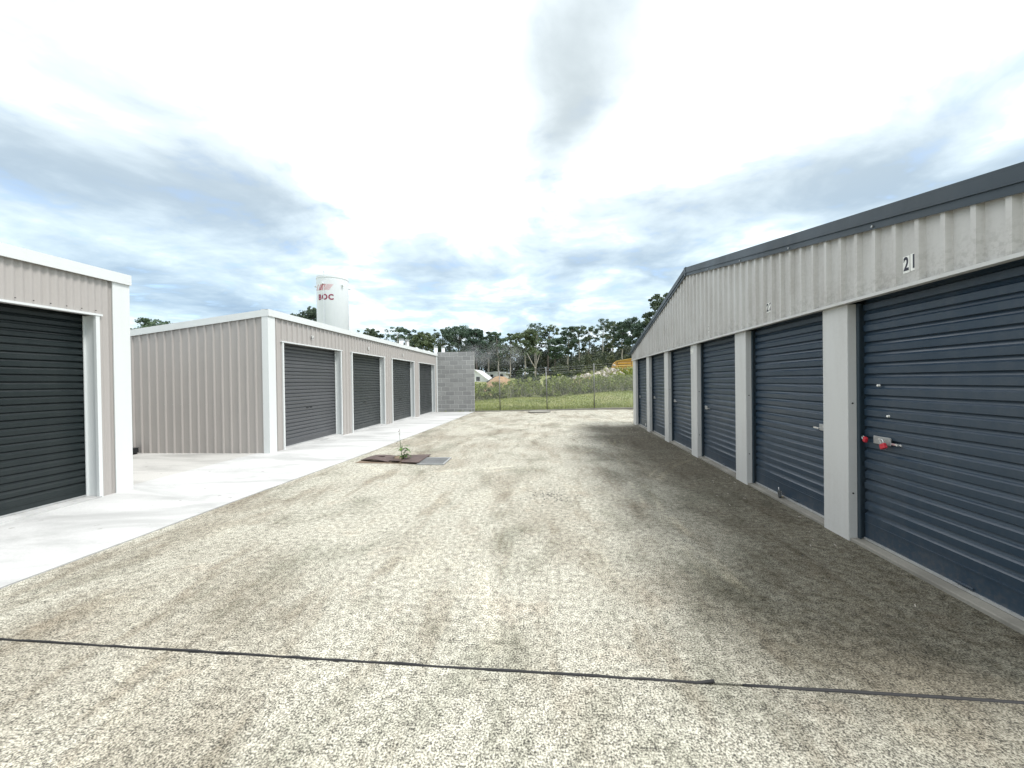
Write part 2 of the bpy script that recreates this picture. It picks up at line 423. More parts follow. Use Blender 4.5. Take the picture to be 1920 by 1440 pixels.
mb.add(vs, [(j * nx + i, j * nx + i + 1, (j + 1) * nx + i + 1, (j + 1) * nx + i) for j in range(len(ys) - 1) for i in range(nx - 1)])
mb.build('ground', M['ground'], smooth=True, kind='structure')

# ------------------------------------------------------------------ concrete slabs
def slab(name, mat, xl, xr, y0, y1, dz=0.0, ny=24, nxx=10, thick=0.14, skew=None):
    """slab between left/right edge functions of y; skew = small turn of both cross joints"""
    mb = MB(); top = []; 
    for j in range(ny + 1):
        v = j / ny
        for i in range(nxx + 1):
            u = i / nxx
            ym = y0 + (y1 - y0) * v
            x = xl(ym) + (xr(ym) - xl(ym)) * u
            y = ym + (skew(x, ym) if skew else 0)
            top.append((x, y, zg(x, y) + dz))
    n = nxx + 1
    fs = [(j * n + i, j * n + i + 1, (j + 1) * n + i + 1, (j + 1) * n + i) for j in range(ny) for i in range(nxx)]
    mb.add(top, fs)
    ring = [i for i in range(n)] + [j * n + nxx for j in range(1, ny + 1)] + [ny * n + i for i in range(nxx - 1, -1, -1)] + [j * n for j in range(ny - 1, 0, -1)]
    o = len(mb.v)
    mb.v += [(top[i][0], top[i][1], top[i][2] - thick) for i in ring]
    m = len(ring)
    mb.f += [(ring[k], ring[(k + 1) % m], o + (k + 1) % m, o + k) for k in range(m)]
    return mb.build(name, mat, kind='structure')
EL = lambda y: lerp_tab([(a, b) for a, b in EDGE], y) + 0.012
ER = lambda y: FAC_M * y + FAC_B + 0.10
sk = lambda x, y: -0.025 * x
J1, J2 = 2.036, 7.575
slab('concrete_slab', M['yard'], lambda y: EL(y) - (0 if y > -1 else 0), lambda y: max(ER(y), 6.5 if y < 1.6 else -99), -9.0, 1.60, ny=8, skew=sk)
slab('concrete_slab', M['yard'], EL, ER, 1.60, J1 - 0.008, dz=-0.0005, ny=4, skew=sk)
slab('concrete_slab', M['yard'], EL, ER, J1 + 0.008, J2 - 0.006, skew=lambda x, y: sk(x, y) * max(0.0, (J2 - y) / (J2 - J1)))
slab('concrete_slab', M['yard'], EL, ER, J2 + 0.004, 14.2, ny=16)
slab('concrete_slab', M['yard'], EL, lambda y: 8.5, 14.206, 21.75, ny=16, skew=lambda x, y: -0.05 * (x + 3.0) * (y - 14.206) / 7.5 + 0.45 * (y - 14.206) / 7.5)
slab('concrete_strip', M['strip'], lambda y: -6.42, lambda y: EL(y) - 0.022, -9.0, 22.37, dz=0.004, ny=40)
slab('concrete_pad', M['pad'], lambda y: -15.0, lambda y: -6.432, 5.30, 8.32, dz=0.002, ny=6)

# unseen pale pad, added so the tank takes less green bounce light
mb = MB(); gx_ = np.linspace(-46, -13, 12); gy_ = np.linspace(27, 58, 12)
mb.add([(x, y, terrain(x, y) + 0.06) for y in gy_ for x in gx_], [(j * 12 + i, j * 12 + i + 1, (j + 1) * 12 + i + 1, (j + 1) * 12 + i) for j in range(11) for i in range(11)])
mb.build('bounce_pad', M['strip'], kind='structure')

# ------------------------------------------------------------------ cladding and roller doors
def profile(kind, length):
    """list of (u, height) along the sheet, from 0 to length"""
    out = []
    if kind == 'rib':
        p, a, b, h = 0.2, 0.028, 0.058, 0.028
    elif kind == 'deep':
        p, a, b, h = 0.197, 0.034, 0.070, 0.034
    if kind in ('rib', 'deep'):
        k = 0
        while k * p < length - 1e-6:
            c = k * p + p * (0.5 if kind == 'rib' else 0.751)
            for u, hh in ((k * p, 0), (c - b / 2, 0), (c - a / 2, h), (c + a / 2, h), (c + b / 2, 0)):
                if u < length: out.append((u, hh))
            if kind == 'rib' : pass
            k += 1
        out.append((length, 0))
    else:
        p, n = 0.0825, 8
        k = 0
        while k * p / n < length - 1e-6:
            out.append((k * p / n, 0.008 - 0.008 * math.cos(2 * math.pi * k / n))); k += 1
        out.append((length, 0.008 - 0.008 * math.cos(2 * math.pi * length / p)))
    return out
def clad(parent, mat, kind, frame, u0, u1, zb, zt, sheet):
    """sheets of profiled steel; frame(u, out, z) -> point; zb/zt functions of u; phase fixed in u"""
    p = {'rib': 0.2, 'deep': 0.197, 'corr': 0.0825}[kind]
    prof = [(u, h) for u, h in profile(kind, 40.0 if False else (u1 - u0) + 2 * p)]
    shift = math.floor(u0 / p) * p
    pts = [(u + shift, h) for u, h in prof]
    cuts = [u0]; 
    k = math.ceil((u0 + 1e-4) / sheet) * sheet
    while k < u1 - 0.05:
        if k > u0 + 0.05: cuts.append(k)
        k += sheet
    cuts.append(u1)
    for ci, (a, b) in enumerate(zip(cuts[:-1], cuts[1:])):
        us = [pt[0] for pt in pts]; hs = [pt[1] for pt in pts]
        loc = [(a, float(np.interp(a, us, hs)))] + [q for q in pts if a + 1e-4 < q[0] < b - 1e-4] + [(b, float(np.interp(b, us, hs)))]
        off = 0.0012 * (ci % 2)
        mb = MB(); n = len(loc)
        vs = [frame(u, h + off, zb(u)) for u, h in loc] + [frame(u, h + off, zt(u)) for u, h in loc]
        mb.add(vs, [(i, i + 1, n + i + 1, n + i) for i in range(n - 1)])
        o = mb.build('cladding_sheet', mat, parent, smooth=(kind == 'corr'))

def slat_mesh(name, width, out, mat, pitch=0.097):
    """one rib of the curtain; out = +1/-1 outward along x; y from 0 to width; z from 0 to pitch"""
    k = pitch / 0.097
    pr = [(0, 0), (0.003, 0.052 * k), (-0.015, 0.066 * k), (-0.025, 0.092 * k), (-0.002, 0.0968 * k)]
    mb = MB()
    n = len(pr)
    vs = [(out * a, 0, z) for a, z in pr] + [(out * a, width, z) for a, z in pr]
    fs = [(i, i + 1, n + i + 1, n + i) for i in range(n - 1)]
    vs += [(-out * 0.026, 0, 0), (-out * 0.026, 0, 0.0968 * k), (-out * 0.026, width, 0), (-out * 0.026, width, 0.0968 * k)]
    q = 2 * n
    fs += [(0, 1, 2, 3, 4, q + 1, q), (n, n + 1, n + 2, n + 3, n + 4, q + 3, q + 2), (q, q + 1, q + 3, q + 2)]
    mb.add(vs, fs)
    return mb.mesh(name, mat)
rng = random.Random(4)
def roller_door(parent, y0, y1, zb, zt, x, out, mat, pitch=0.097, rail=0.19, cache={}):
    """curtain of slats hanging at plane x, bottom panel below; returns the door part"""
    mb = MB()
    mb.box(*sorted((x - out * 0.027, x - out * 0.034)), y0, y1, zb + 0.02, zt)           # backing sheet, added to stop light leaking between slats
    mb.box(*sorted((x, x - out * 0.021)), y0, y1, zb + 0.024, zb + rail)                  # plain bottom panel
    mb.box(*sorted((x + out * 0.006, x - out * 0.021)), y0, y1, zb + rail - 0.030, zb + rail - 0.018)
    d = mb.build('roller_door', mat, parent)
    bar = MB().box(*sorted((x + out * 0.012, x - out * 0.03)), y0, y1, zb + 0.004, zb + 0.0235).build('bottom_bar', M['alu'], d)
    key = (round(y1 - y0, 3), out, mat.name, pitch)
    if key not in cache: cache[key] = slat_mesh('slat', y1 - y0, out, mat, pitch)
    z = zb + rail + 0.001
    while z < zt:
        s = link('slat', cache[key], d); s.location = (x + rng.uniform(-0.002, 0.002), y0, z)
        s.rotation_euler = (rng.uniform(-0.0008, 0.0008), rng.uniform(-0.010, 0.010), rng.uniform(-0.0008, 0.0008))
        z += pitch
    return d
def text_mesh(body, size, mat, sx=1.0, bold=0.0, depth=0.002):
    cu = bpy.data.curves.new('glyph', 'FONT'); cu.body = body; cu.size = size; cu.extrude = depth; cu.offset = bold
    cu.align_x = 'CENTER'; cu.align_y = 'CENTER'; cu.resolution_u = 4
    ob = bpy.data.objects.new('glyph', cu); COL.objects.link(ob)
    bpy.context.view_layer.update()
    me = bpy.data.meshes.new_from_object(ob.evaluated_get(bpy.context.evaluated_depsgraph_get()))
    bpy.data.objects.remove(ob); me.materials.clear(); me.materials.append(mat)
    for v in me.vertices: v.co.x *= sx
    return me

# ------------------------------------------------------------------ right storage block (gabled, navy doors)
RA = math.atan(FAC_M)
rb = thing('storage_building', 'long gabled storage block with navy roller doors and pale ribbed fascia', 'building', (FAC_B, 0, 0), -RA)
FB = 2.255                                       # fascia bottom
S0, S1, SA, ZA, Z0, Z1 = 1.86, 14.18, 8.24, 3.845, 2.65, 2.60
def rtop(s): return lerp_tab([(S0, Z0), (SA, ZA), (S1, Z1)], s)
def rworld(x, s): return FAC_B + x * math.cos(RA) + s * math.sin(RA), s * math.cos(RA) - x * math.sin(RA)
def rz(s): X, Y = rworld(0, s); return zg(X, Y)
clad(rb, M['paleclad'], 'deep', lambda u, o, z: (-0.006 - o, u, z), S0, S1, lambda u: FB, lambda u: rtop(u) - 0.07, 0.788)
core = MB()
core.hexa([(0.03, S0 + .02, FB + .02), (0.03, S1 - .02, FB + .02), (0.03, S1 - .02, Z1 - .05), (0.03, SA, ZA - .06), (0.03, S0 + .02, Z0 - .05)],
          [(8.0, S0 + .02, FB + .02), (8.0, S1 - .02, FB + .02), (8.0, S1 - .02, Z1 - .05), (8.0, SA, ZA - .06), (8.0, S0 + .02, Z0 - .05)])
core.box(0.42, 8.0, S0 + .02, S1 - .02, -0.3, FB + .019)
core.build('wall', M['paleclad'], rb)
MB().box(0.175, 0.418, S0 + .03, S1 - .03, 2.12, FB + 0.015).build('door_header', M['navyguide'], rb)
MB().box(-0.052, 0.010, S0 - .01, S1 + .01, FB - 0.022, FB + 0.004).build('bottom_flashing', M['column'], rb)
# roof sheets and barge cappings
for a, b, za, zb_ in ((S0 - .06, SA, Z0 - .012, ZA), (SA, S1 + .06, ZA, Z1 - .012)):
    MB().hexa([(-0.03, a, za - .05), (8.1, a, za - .05), (8.1, b, zb_ - .05), (-0.03, b, zb_ - .05)],
              [(-0.03, a, za - .008), (8.1, a, za - .008), (8.1, b, zb_ - .008), (-0.03, b, zb_ - .008)]).build('roof_sheet', M['roof'], rb)
    c = MB()
    def band(x0, x1, t0, t1):
        c.hexa([(x0, a, za + t0), (x1, a, za + t0), (x1, b, zb_ + t0), (x0, b, zb_ + t0)],
               [(x0, a, za + t1), (x1, a, za + t1), (x1, b, zb_ + t1), (x0, b, zb_ + t1)])
    band(-0.064, 0.16, -0.004, 0.012); band(-0.064, -0.050, -0.088, -0.0045); band(-0.072, -0.050, -0.100, -0.0885); band(-0.058, -0.046, -0.160, -0.1005)
    c.build('barge_capping', M['barge'], rb)
MB().box(-0.07, -0.045, SA - .05, SA + .05, ZA - .165, ZA + .014).build('ridge_cap', M['barge'], rb)
# columns, sills, doors
COLS = [3.86 + 1.97 * k for k in range(6)]
starts = [COLS[0] - 1.97] + COLS
for s in starts:
    wd = 0.34 if s != starts[0] else 0.36
    e = min(s + wd, S1 - 0.0) if s != COLS[-1] else S1 - 0.005
    cm = MB().box(0.0, 0.41, s, e, rz(s) - 0.02, FB - 0.022)
    o = cm.build('column', M['column'], rb, bevel=0.006)
    for z in (0.45, 1.30): MB().tube([(0.04, s - 0.006, z), (0.04, s + 0.002, z)], 0.008, 6).build('screw', M['black'], o)
doors_r = []
for k in range(6):
    a = starts[k] + (0.36 if k == 0 else 0.34); b = starts[k + 1]
    zb = rz((a + b) / 2) + 0.03
    MB().box(0.012, 0.5, a + 0.001, b - 0.001, zb - 0.2, zb).build('door_sill', M['sill'], rb, bevel=0.008)
    for (g0, g1) in ((a + 0.001, a + 0.035), (b - 0.035, b - 0.001)):
        gm = MB().box(0.075, 0.086, g0, g1, zb + 0.002, 2.23).box(0.145, 0.17, g0, g1, zb + 0.002, 2.23)
        gm.box(0.0865, 0.1445, min(g0, g1) if g0 < (a + b) / 2 else g1 - 0.006, (g0 + 0.006) if g0 < (a + b) / 2 else g1, zb + 0.002, 2.23)
        gm.build('door_guide', M['navyguide'], rb)
    d = roller_door(rb, a + 0.037, b - 0.037, zb, 2.20, 0.116, -1, M['navy'])
    doors_r.append((d, a, b, zb))
def latch(d, y0, y1, z, x=0.098, tongue=None, flip=1):
    """galvanised slide-bolt lock plate on a door"""
    mb = MB().box(x, x + 0.006, y0, y1, z - 0.035, z + 0.035)
    mb.box(x + .006, x + 0.02, y0 + .01, y1 - .01, z - 0.028, z + 0.028)
    o = mb.build('latch', M['galv'], d, bevel=0.003)
    t = MB()
    t0, t1 = (y0 - 0.10, y0 + 0.02) if flip > 0 else (y1 - 0.02, y1 + 0.10)
    t.box(x + 0.003, x + 0.011, t0, t1, z - 0.022, z - 0.006)
    t.tube([(x - 0.006, (y0 + y1) / 2 + 0.02 * flip, z + 0.012), (x + 0.002, (y0 + y1) / 2 + 0.02 * flip, z + 0.012)], 0.012, 10)
    t.tube([(x - 0.016, t0 + 0.02, z - 0.014), (x + 0.003, t0 + 0.02, z - 0.014)], 0.008, 8)
    t.build('bolt', M['steel'], o)
    return o
latch(doors_r[0][0], 3.52, 3.70, 0.985, flip=1)
latch(doors_r[1][0], 4.31, 4.42, 1.01, flip=-1)
for k, z in ((2, 1.0), (3, 1.03), (4, 1.04), (5, 1.0)):
    b = doors_r[k][2]; latch(doors_r[k][0], b - 0.24, b - 0.13, z + (doors_r[k][3] - 0.03), flip=1)
for y, z in ((3.655, 1.470), (3.555, 1.205)):
    MB().tube([(0.118, y, z), (0.100, y, z)], [0.011, 0.009], 10).build('white_rivet', M['sticker'], doors_r[0][0])
# door pull and lock bump on the bottom panels
for d, a, b, zb in doors_r:
    m_ = (a + b) / 2 - 0.12
    MB().box(0.100, 0.116, m_ - 0.06, m_ + 0.06, zb + 0.035, zb + 0.050).build('lift_handle', M['navy'], d, bevel=0.004)
MB().box(0.108, 0.115, 12.72, 12.78, doors_r[5][3] + .06, doors_r[5][3] + .13).build('white_tag', M['sticker'], doors_r[5][0])
# small notice on a column
nt = MB().box(-0.004, -0.0005, 7.98, 8.13, 2.07, 2.17).build('notice', M['sticker'], rb)
ln = MB()
for z in (2.085, 2.112, 2.138, 2.158): ln.box(-0.0055, -0.0042, 7.99, 8.12, z, z + 0.006)
ln.build('notice_line', M['inkfade'], nt)
# unit numbers on the fascia
def number(parent, digits, s, z, x, h, rot, mats, name='unit_number', gap=0.064, wdt=0.056):
    for i, (ch, mt) in enumerate(zip(digits, mats)):
        y = s + (-i if rot < 0 else i) * gap
        pl = MB().box(x - 0.001, x + 0.001, y - wdt / 2, y + wdt / 2, z - h * 0.62 + 0.004 * i, z + h * 0.62 + 0.004 * i).build(name, M['sticker'], parent)
        me = text_mesh(ch, h * 1.38, mt, 0.62, 0.004, 0.0008)
        g = link('digit', me, pl); g.location = (x + 0.0019 * (1 if rot > 0 else -1), y, z + 0.004 * i)
        g.rotation_euler = (math.pi / 2, 0, rot)
number(rb, '21', 3.228, 2.418, -0.0085, 0.105, -math.pi / 2, (M['ink'], M['ink']))
number(rb, '22', 5.212, 2.452, -0.0085, 0.10, -math.pi / 2, (M['ink'], M['ink']))
number(rb, '23', 7.155, 2.445, -0.0085, 0.10, -math.pi / 2, (M['inkfade'], M['sticker']))
sc = MB()
for s in np.arange(2.3, 14, 1.18):
    sc.tube([(-0.056, s, rtop(s) - 0.135), (-0.068, s, rtop(s) - 0.135)], 0.010, 6)
sc.build('capping_screws', M['galv'], rb, kind='stuff')

# ------------------------------------------------------------------ left blocks
def left_block(label, X, y0, y1, ztop, slope, depth, openings, lintel, kind, doormats, fasc=0.15, corner=(), post_w=0.20):
    b = thing('storage_building', label, 'building', (X, 0, 0))
    zt = ztop - fasc + 0.03
    gz = lambda y: zg(X, y) - 0.03
    fr = lambda u, o, z: (o, u, z)
    sheet = 0.8 if kind == 'rib' else 0.66
    edges = [y0] + [e for o in openings for e in o] + [y1]
    for i in range(0, len(edges), 2):
        clad(b, M['beige'], kind, fr, edges[i], edges[i + 1], gz, lambda u: zt, sheet)
    for o in openings:
        clad(b, M['beige'], kind, fr, o[0], o[1], lambda u: lintel + 0.02, lambda u: zt, sheet)
    # walls behind the cladding
    c = MB()
    for i in range(0, len(edges), 2): c.box(-0.26, -0.012, edges[i] + .01, edges[i + 1] - .01, -0.45, zt)
    for o in openings: c.box(-0.26, -0.012, o[0] - 0.01, o[1] + .01, lintel + 0.022, zt - .003)
    za, zb = ztop - 0.06, ztop - 0.06 - slope * depth
    yA, yB = y0 + 0.015, y1 - 0.015
    c.hexa([(-depth + .1, yA, -0.5), (-0.262, yA, -0.5), (-0.262, yB, -0.5), (-depth + .1, yB, -0.5)],
           [(-depth + .1, yA, zb), (-0.262, yA, za - .03), (-0.262, yB, za - .03), (-depth + .1, yB, zb)])
    c.build('wall', M['beige'], b)
    # roof
    MB().hexa([(-depth, y0 - .03, ztop - .055 - slope * depth), (0.02, y0 - .03, ztop - .055), (0.02, y1 + .03, ztop - .055), (-depth, y1 + .03, ztop - .055 - slope * depth)],
              [(-depth, y0 - .03, ztop - .015 - slope * depth), (0.02, y0 - .03, ztop - .015), (0.02, y1 + .03, ztop - .015), (-depth, y1 + .03, ztop - .015 - slope * depth)]).build('roof', M['roof'], b)
    # front fascia: capping with a folded top
    MB().box(0.040, 0.062, y0 - .045, y1 + .045, ztop - fasc, ztop).box(-0.12, 0.0395, y0 - .045, y1 + .045, ztop - .012, ztop - .0005).build('fascia', M['white'], b)
    for (ye, sgn) in ((y0, -1), (y1, 1)):
        ya, yb = (ye - .045, ye - .030) if sgn < 0 else (ye + .030, ye + .045)
        MB().hexa([(-depth, ya, ztop - fasc - slope * depth), (0.0395, ya, ztop - fasc), (0.0395, yb, ztop - fasc), (-depth, yb, ztop - fasc - slope * depth)],
                  [(-depth, ya, ztop - slope * depth), (0.0395, ya, ztop - .001), (0.0395, yb, ztop - .001), (-depth, yb, ztop - slope * depth)]).build('side_fascia', M['white'], b)
        fs = (lambda u, o, z, s=sgn, y=ye: (-u, y + s * (0.001 + o), z))
        clad(b, M['beige'], 'rib', fs, 0.02, depth - .12, lambda u: zg(X, ye) - 0.03, lambda u: ztop - fasc + 0.03 - slope * u, 0.8)
        # corner flashing, one folded angle
        p = MB()
        f0, f1 = (ye - .036, ye + post_w) if sgn < 0 else (ye - post_w, ye + .036)
        p.box(0.020, 0.036, f0, f1, zg(X, ye) - .03, ztop - fasc + .02)
        s0, s1 = (ye - .036, ye - .031) if sgn < 0 else (ye + .031, ye + .036)
        p.box(-0.115, 0.0195, s0, s1, zg(X, ye) - .03, ztop - fasc + .02)
        p.build('corner_flashing', M['white'], b, bevel=0.003)
    # openings
    for k, (a, e) in enumerate(openings):
        zb_ = zg(X, (a + e) / 2)
        zl = min(zg(X, a), zg(X, e)) - .03
        for s, (q0, q1, r0, r1) in ((-1, (a - .012, a + .035, a - .010, a + .012)), (1, (e - .035, e + .012, e - .012, e + .010))):
            lo2 = 0 if s < 0 else 1
            # one folded piece: front leg and deep reveal leg
            ya, yb = (q0, q1) if s < 0 else (q1, q0); yr = r1 if s < 0 else r0
            MB().hexa([(-0.255, ya, zl), (0.040, ya, zl), (0.040, yb, zl), (0.0, yb, zl), (-0.001, yr, zl), (-0.255, yr, zl)],
                      [(-0.255, ya, lintel + .004), (0.040, ya, lintel + .004), (0.040, yb, lintel + .004), (0.0, yb, lintel + .004), (-0.001, yr, lintel + .004), (-0.255, yr, lintel + .004)]).build('door_jamb', M['white'], b)
            g0, g1 = (yr + .001, yr + .030) if s < 0 else (yr - .030, yr - .001)
            MB().box(-0.158, -0.146, g0, g1, zb_ + .024, lintel).build('door_guide', M['white'], b)
        MB().box(-0.02, 0.048, a - .045, e + .045, lintel + 0.005, lintel + .032).build('lintel_flashing', M['white'], b)
        MB().box(-0.30, 0.052, a + .013, e - .013, zb_ - .2, zb_ + .022).build('door_sill', M['strip'], b)
        d = roller_door(b, a + .015, e - .015, zb_ + .022, lintel - .005, -0.165, 1, doormats[k], 0.093, 0.12)
        lk = MB().box(-0.164, -0.150, (a + e) / 2 - .17, (a + e) / 2 - .07, zb_ + 0.93, zb_ + .955).box(-0.164, -0.150, (a + e) / 2 + .0, (a + e) / 2 + .09, zb_ + 0.935, zb_ + .96)
        lk.build('lock_handle', M['black'], d, bevel=0.003)
        st = MB()
        for y in np.arange(a + 0.08, e, 0.165): st.tube([(0.026, y, lintel + .075), (0.034, y, lintel + .075)], 0.0065, 6)
        st.build('lintel_screws', M['black'] if kind == 'corr' else M['galv'], b, kind='stuff')
    return b
b1 = left_block('beige corrugated storage block with dark door at the left edge', -6.2, -1.9, 5.325, 3.22, 0.116, 6.4,
                [(-1.18, 1.47), (2.20, 4.945)], 2.54, 'corr', [M['greendoor']] * 2, post_w=0.195)
b2 = left_block('beige ribbed storage block with four roller doors and white trim', -6.12, 8.235, 22.35, 3.245, 0.116, 6.4,
                [(8.69, 11.38), (12.04, 14.66), (15.42, 18.18), (18.90, 21.80)], 2.545, 'rib',
                [M['greydoor'], M['darkdoor'], M['darkdoor'], M['darkdoor']])
# cladding screws on the side wall of the ribbed block
sc = MB()
for i in range(30):
    u = 0.1 + 0.2 * i + 0.0
    for z in (0.35, 1.12, 1.9, 2.6):
        if z < 3.0 - 0.116 * u: sc.tube([(-u, 8.206, z), (-u, 8.198, z)], 0.006, 6)
sc.build('cladding_screws', M['galv'], b2, kind='stuff')
# worn number stickers on the ribbed block (only strokes are left)
for y, wear in ((9.90, 0), (13.28, 1), (16.7, 1)):
    pl = MB().box(0.0305, 0.032, y - 0.058, y + 0.058, 2.74, 2.85).build('unit_number', M['dullsticker'], b2)
    if wear == 0:
        st = MB().box(0.0321, 0.033, y - .055, y - .035, 2.755, 2.83).box(0.0321, 0.033, y - .0349, y - .008, 2.755, 2.775).box(0.0321, 0.033, y + .03, y + .048, 2.755, 2.80)
        st.build('digit', M['ink'], pl)
    else:
        pl.scale = (1, 1, 1); MB().box(0.0321, 0.033, y - .05, y - .035, 2.76, 2.80).build('digit', M['inkfade'], pl)
# small black box against the side wall
ub = thing('utility_box', 'small black plastic box on the ground at the foot of the beige side wall', 'box', (-9.32, 8.06, zg(-9.3, 8.1)))
MB().box(-0.10, 0.10, -0.08, 0.09, 0.035, 0.135).build('body', M['blackp'], ub, bevel=0.008)
MB().box(-0.105, 0.105, -0.085, 0.092, 0.1355, 0.150).build('lid', M['blackp'], ub, bevel=0.004)
MB().box(-0.12, 0.09, -0.14, 0.07, 0.002, 0.034).build('foot', M['black'], ub, bevel=0.006)

# ------------------------------------------------------------------ block wall
bw = thing('block_wall', 'freestanding grey concrete block wall at the end of the left block', 'wall', (-6.12, 22.42, -0.26))
BWW, BWH, CH = 2.21, 3.61, 0.2579
MB().box(0.012, BWW - 0.004, 0.012, 0.19, -0.1, BWH - 0.02).build('mortar_core', M['mortar'], bw)
def blk(L):
    mb = MB(); e = 0.006
    mb.hexa([(e, 0, e), (L - e, 0, e), (L - e, 0, CH - e - .026), (e, 0, CH - e - .026)], [(0, e, 0), (L, e, 0), (L, e, CH - .026), (0, e, CH - .026)])
    mb.hexa([(0, e + .0005, 0), (L, e + .0005, 0), (L, e + .0005, CH - .026), (0, e + .0005, CH - .026)], [(0, 0.2, 0), (L, 0.2, 0), (L, 0.2, CH - .026), (0, 0.2, CH - .026)])
    return mb
cache = {}
for r in range(14):
    L = 0.508; x = 0.0 if r % 2 == 0 else -0.254
    while x < BWW - 0.02:
        a, b = max(x, 0.0), min(x + L - 0.024, BWW)
        key = round(b - a, 3)
        if b - a > 0.06:
            if key not in cache: cache[key] = blk(b - a).mesh('block', M['block'])
            o = link('block', cache[key], bw); o.location = (a, rng.uniform(-0.003, 0.003), r * CH)
        x += L

# ------------------------------------------------------------------ fence
fn = thing('chain_link_fence', 'chain link fence with galvanised posts and barbed wire behind the yard', 'fence', (0, 0, 0))
fp = [(-5.1, 2.1), (-2.42, 2.14), (0.30, 2.30), (3.02, 2.46), (5.7, 2.6), (8.4, 2.7)]
def fpt(x, z): return (x, fence_y(x), z)
for i, (x, zt) in enumerate(fp):
    lean = -0.035 * (i % 3)
    zb = terrain(x, fence_y(x)) - 0.1
    mb = MB().tube([fpt(x - lean * 0.8, zb), fpt(x, zt)], 0.028, 8)
    p = mb.build('post', M['postgalv'], fn, smooth=True)
    MB().tube([fpt(x, zt + .001), fpt(x, zt + .03)], [0.034, 0.02], 8).build('post_cap', M['galv'], p)
mb = MB(); pitch = 0.085
def mtop(x): return lerp_tab([(a, z - 0.38) for a, z in fp], x)
def mbot(x): return terrain(x, fence_y(x)) + 0.03
x = -7.5
while x < 8.6:
    for s in (1, -1):
        pts = []
        u = 0.0; xx = x; zz = mbot(max(min(x, 8.4), -5.1))
        p0 = (x, zz)
        h = 2.0
        x1 = x + s * h
        lo, hi = -3.85, 8.4
        a, b = (x, mbot(x)), (x1, mbot(x) + h)
        # clip to fence span and top
        def at(t): return (a[0] + (b[0] - a[0]) * t, a[1] + (b[1] - a[1]) * t)
        ts = [t for t in np.linspace(0, 1, 41) if lo <= at(t)[0] <= hi and at(t)[1] <= mtop(at(t)[0])]
        if len(ts) > 2:
            q0, q1 = at(ts[0]), at(ts[-1])
            mb.tube([(q0[0], fence_y(q0[0]) + 0.035 + 0.002 * s, q0[1]), (q1[0], fence_y(q1[0]) + 0.035 + 0.002 * s, q1[1])], 0.0036, 3, cap=False)
    x += pitch
mb.build('wire_mesh', M['galv'], fn)
for dzw in (0.03, 0.16, 0.29, 0.375):
    MB().tube([(a, fence_y(a) - 0.03, z - dzw) for a, z in fp], 0.003, 4).build('barbed_wire', M['galv'], fn)
MB().tube([(a, fence_y(a) + 0.05, mbot(a) + 0.05) for a, z in fp], 0.005, 4).build('bottom_wire', M['galv'], fn)
# low kerb along the fence
kb = MB()
xa = [-3.85 + 0.6 * i for i in range(22)]
for a, b in zip(xa[:-1], xa[1:]):
    za, zb_ = zg(a, fence_y(a)), zg(b, fence_y(b))
    h = 0.05 + 0.05 * smooth((a - 0.5) / 4)
    kb.hexa([(a, fence_y(a) - .34, za - .15), (b, fence_y(b) - .34, zb_ - .15), (b, fence_y(b) - .16, zb_ - .15), (a, fence_y(a) - .16, za - .15)],
            [(a, fence_y(a) - .34, za + h), (b, fence_y(b) - .34, zb_ + h), (b, fence_y(b) - .16, zb_ + h), (a, fence_y(a) - .16, za + h)])
kb.build('kerb', M['sill'], kind='structure')
# round lid lying by the fence
ld = thing('pit_lid', 'round grey concrete lid lying flat in front of the fence', 'lid', (-0.10, 20.75, zg(-0.1, 20.7)), 0)
MB().tube([(0, 0, 0.0), (0, 0, 0.02)], 0.60, 28).build('frame', M['black'], ld)
MB().tube([(0, 0, 0.0205), (0, 0, 0.05), (0, 0, 0.058)], [0.62, 0.62, 0.58], 28).build('cover', M['sill'], ld)

# ------------------------------------------------------------------ drain, plates and weed
def poly_plate(pts, th, tilt=None):
    mb = MB(); mb.hexa([(x, y, z) for x, y, z in pts], [(x, y, z + th) for x, y, z in pts]); return mb
gr = thing('drain_grate', 'galvanised steel drain grate set in the concrete beside brown plates', 'grate', (-2.08, 7.385, 0.0))
mb = MB().box(-0.245, 0.225, -0.325, -0.295, 0.002, 0.022).box(-0.245, 0.225, 0.285, 0.315, 0.002, 0.022).box(0.2255, 0.25, -0.325, 0.315, 0.002, 0.022).box(-0.27, -0.2455, -0.325, 0.315, 0.002, 0.022)
mb.build('frame', M['galv'], gr)
for i in range(13):
    x = -0.225 + 0.0355 * i
    MB().box(x, x + 0.007, -0.2945, 0.2845, 0.004, 0.021).build('bar', M['galv'], gr)
for i in range(6):
    y = -0.24 + 0.095 * i
    MB().box(-0.244, 0.224, y, y + 0.007, 0.006, 0.0195).build('cross_bar', M['galv'], gr)
MB().box(-0.243, 0.223, -0.293, 0.283, 0.0012, 0.0030).build('pit_bottom', M['black'], gr)
pr_ = poly_plate([(-2.33, 7.10, 0.030), (-2.335, 7.96, 0.024), (-2.86, 7.93, 0.012), (-2.80, 7.60, 0.010), (-2.70, 7.20, 0.020)], 0.012)
tag(pr_.build('cover_plate', M['rust'], bevel=0.003), 'flat brown steel plate next to the drain grate, right of the weed', 'plate')
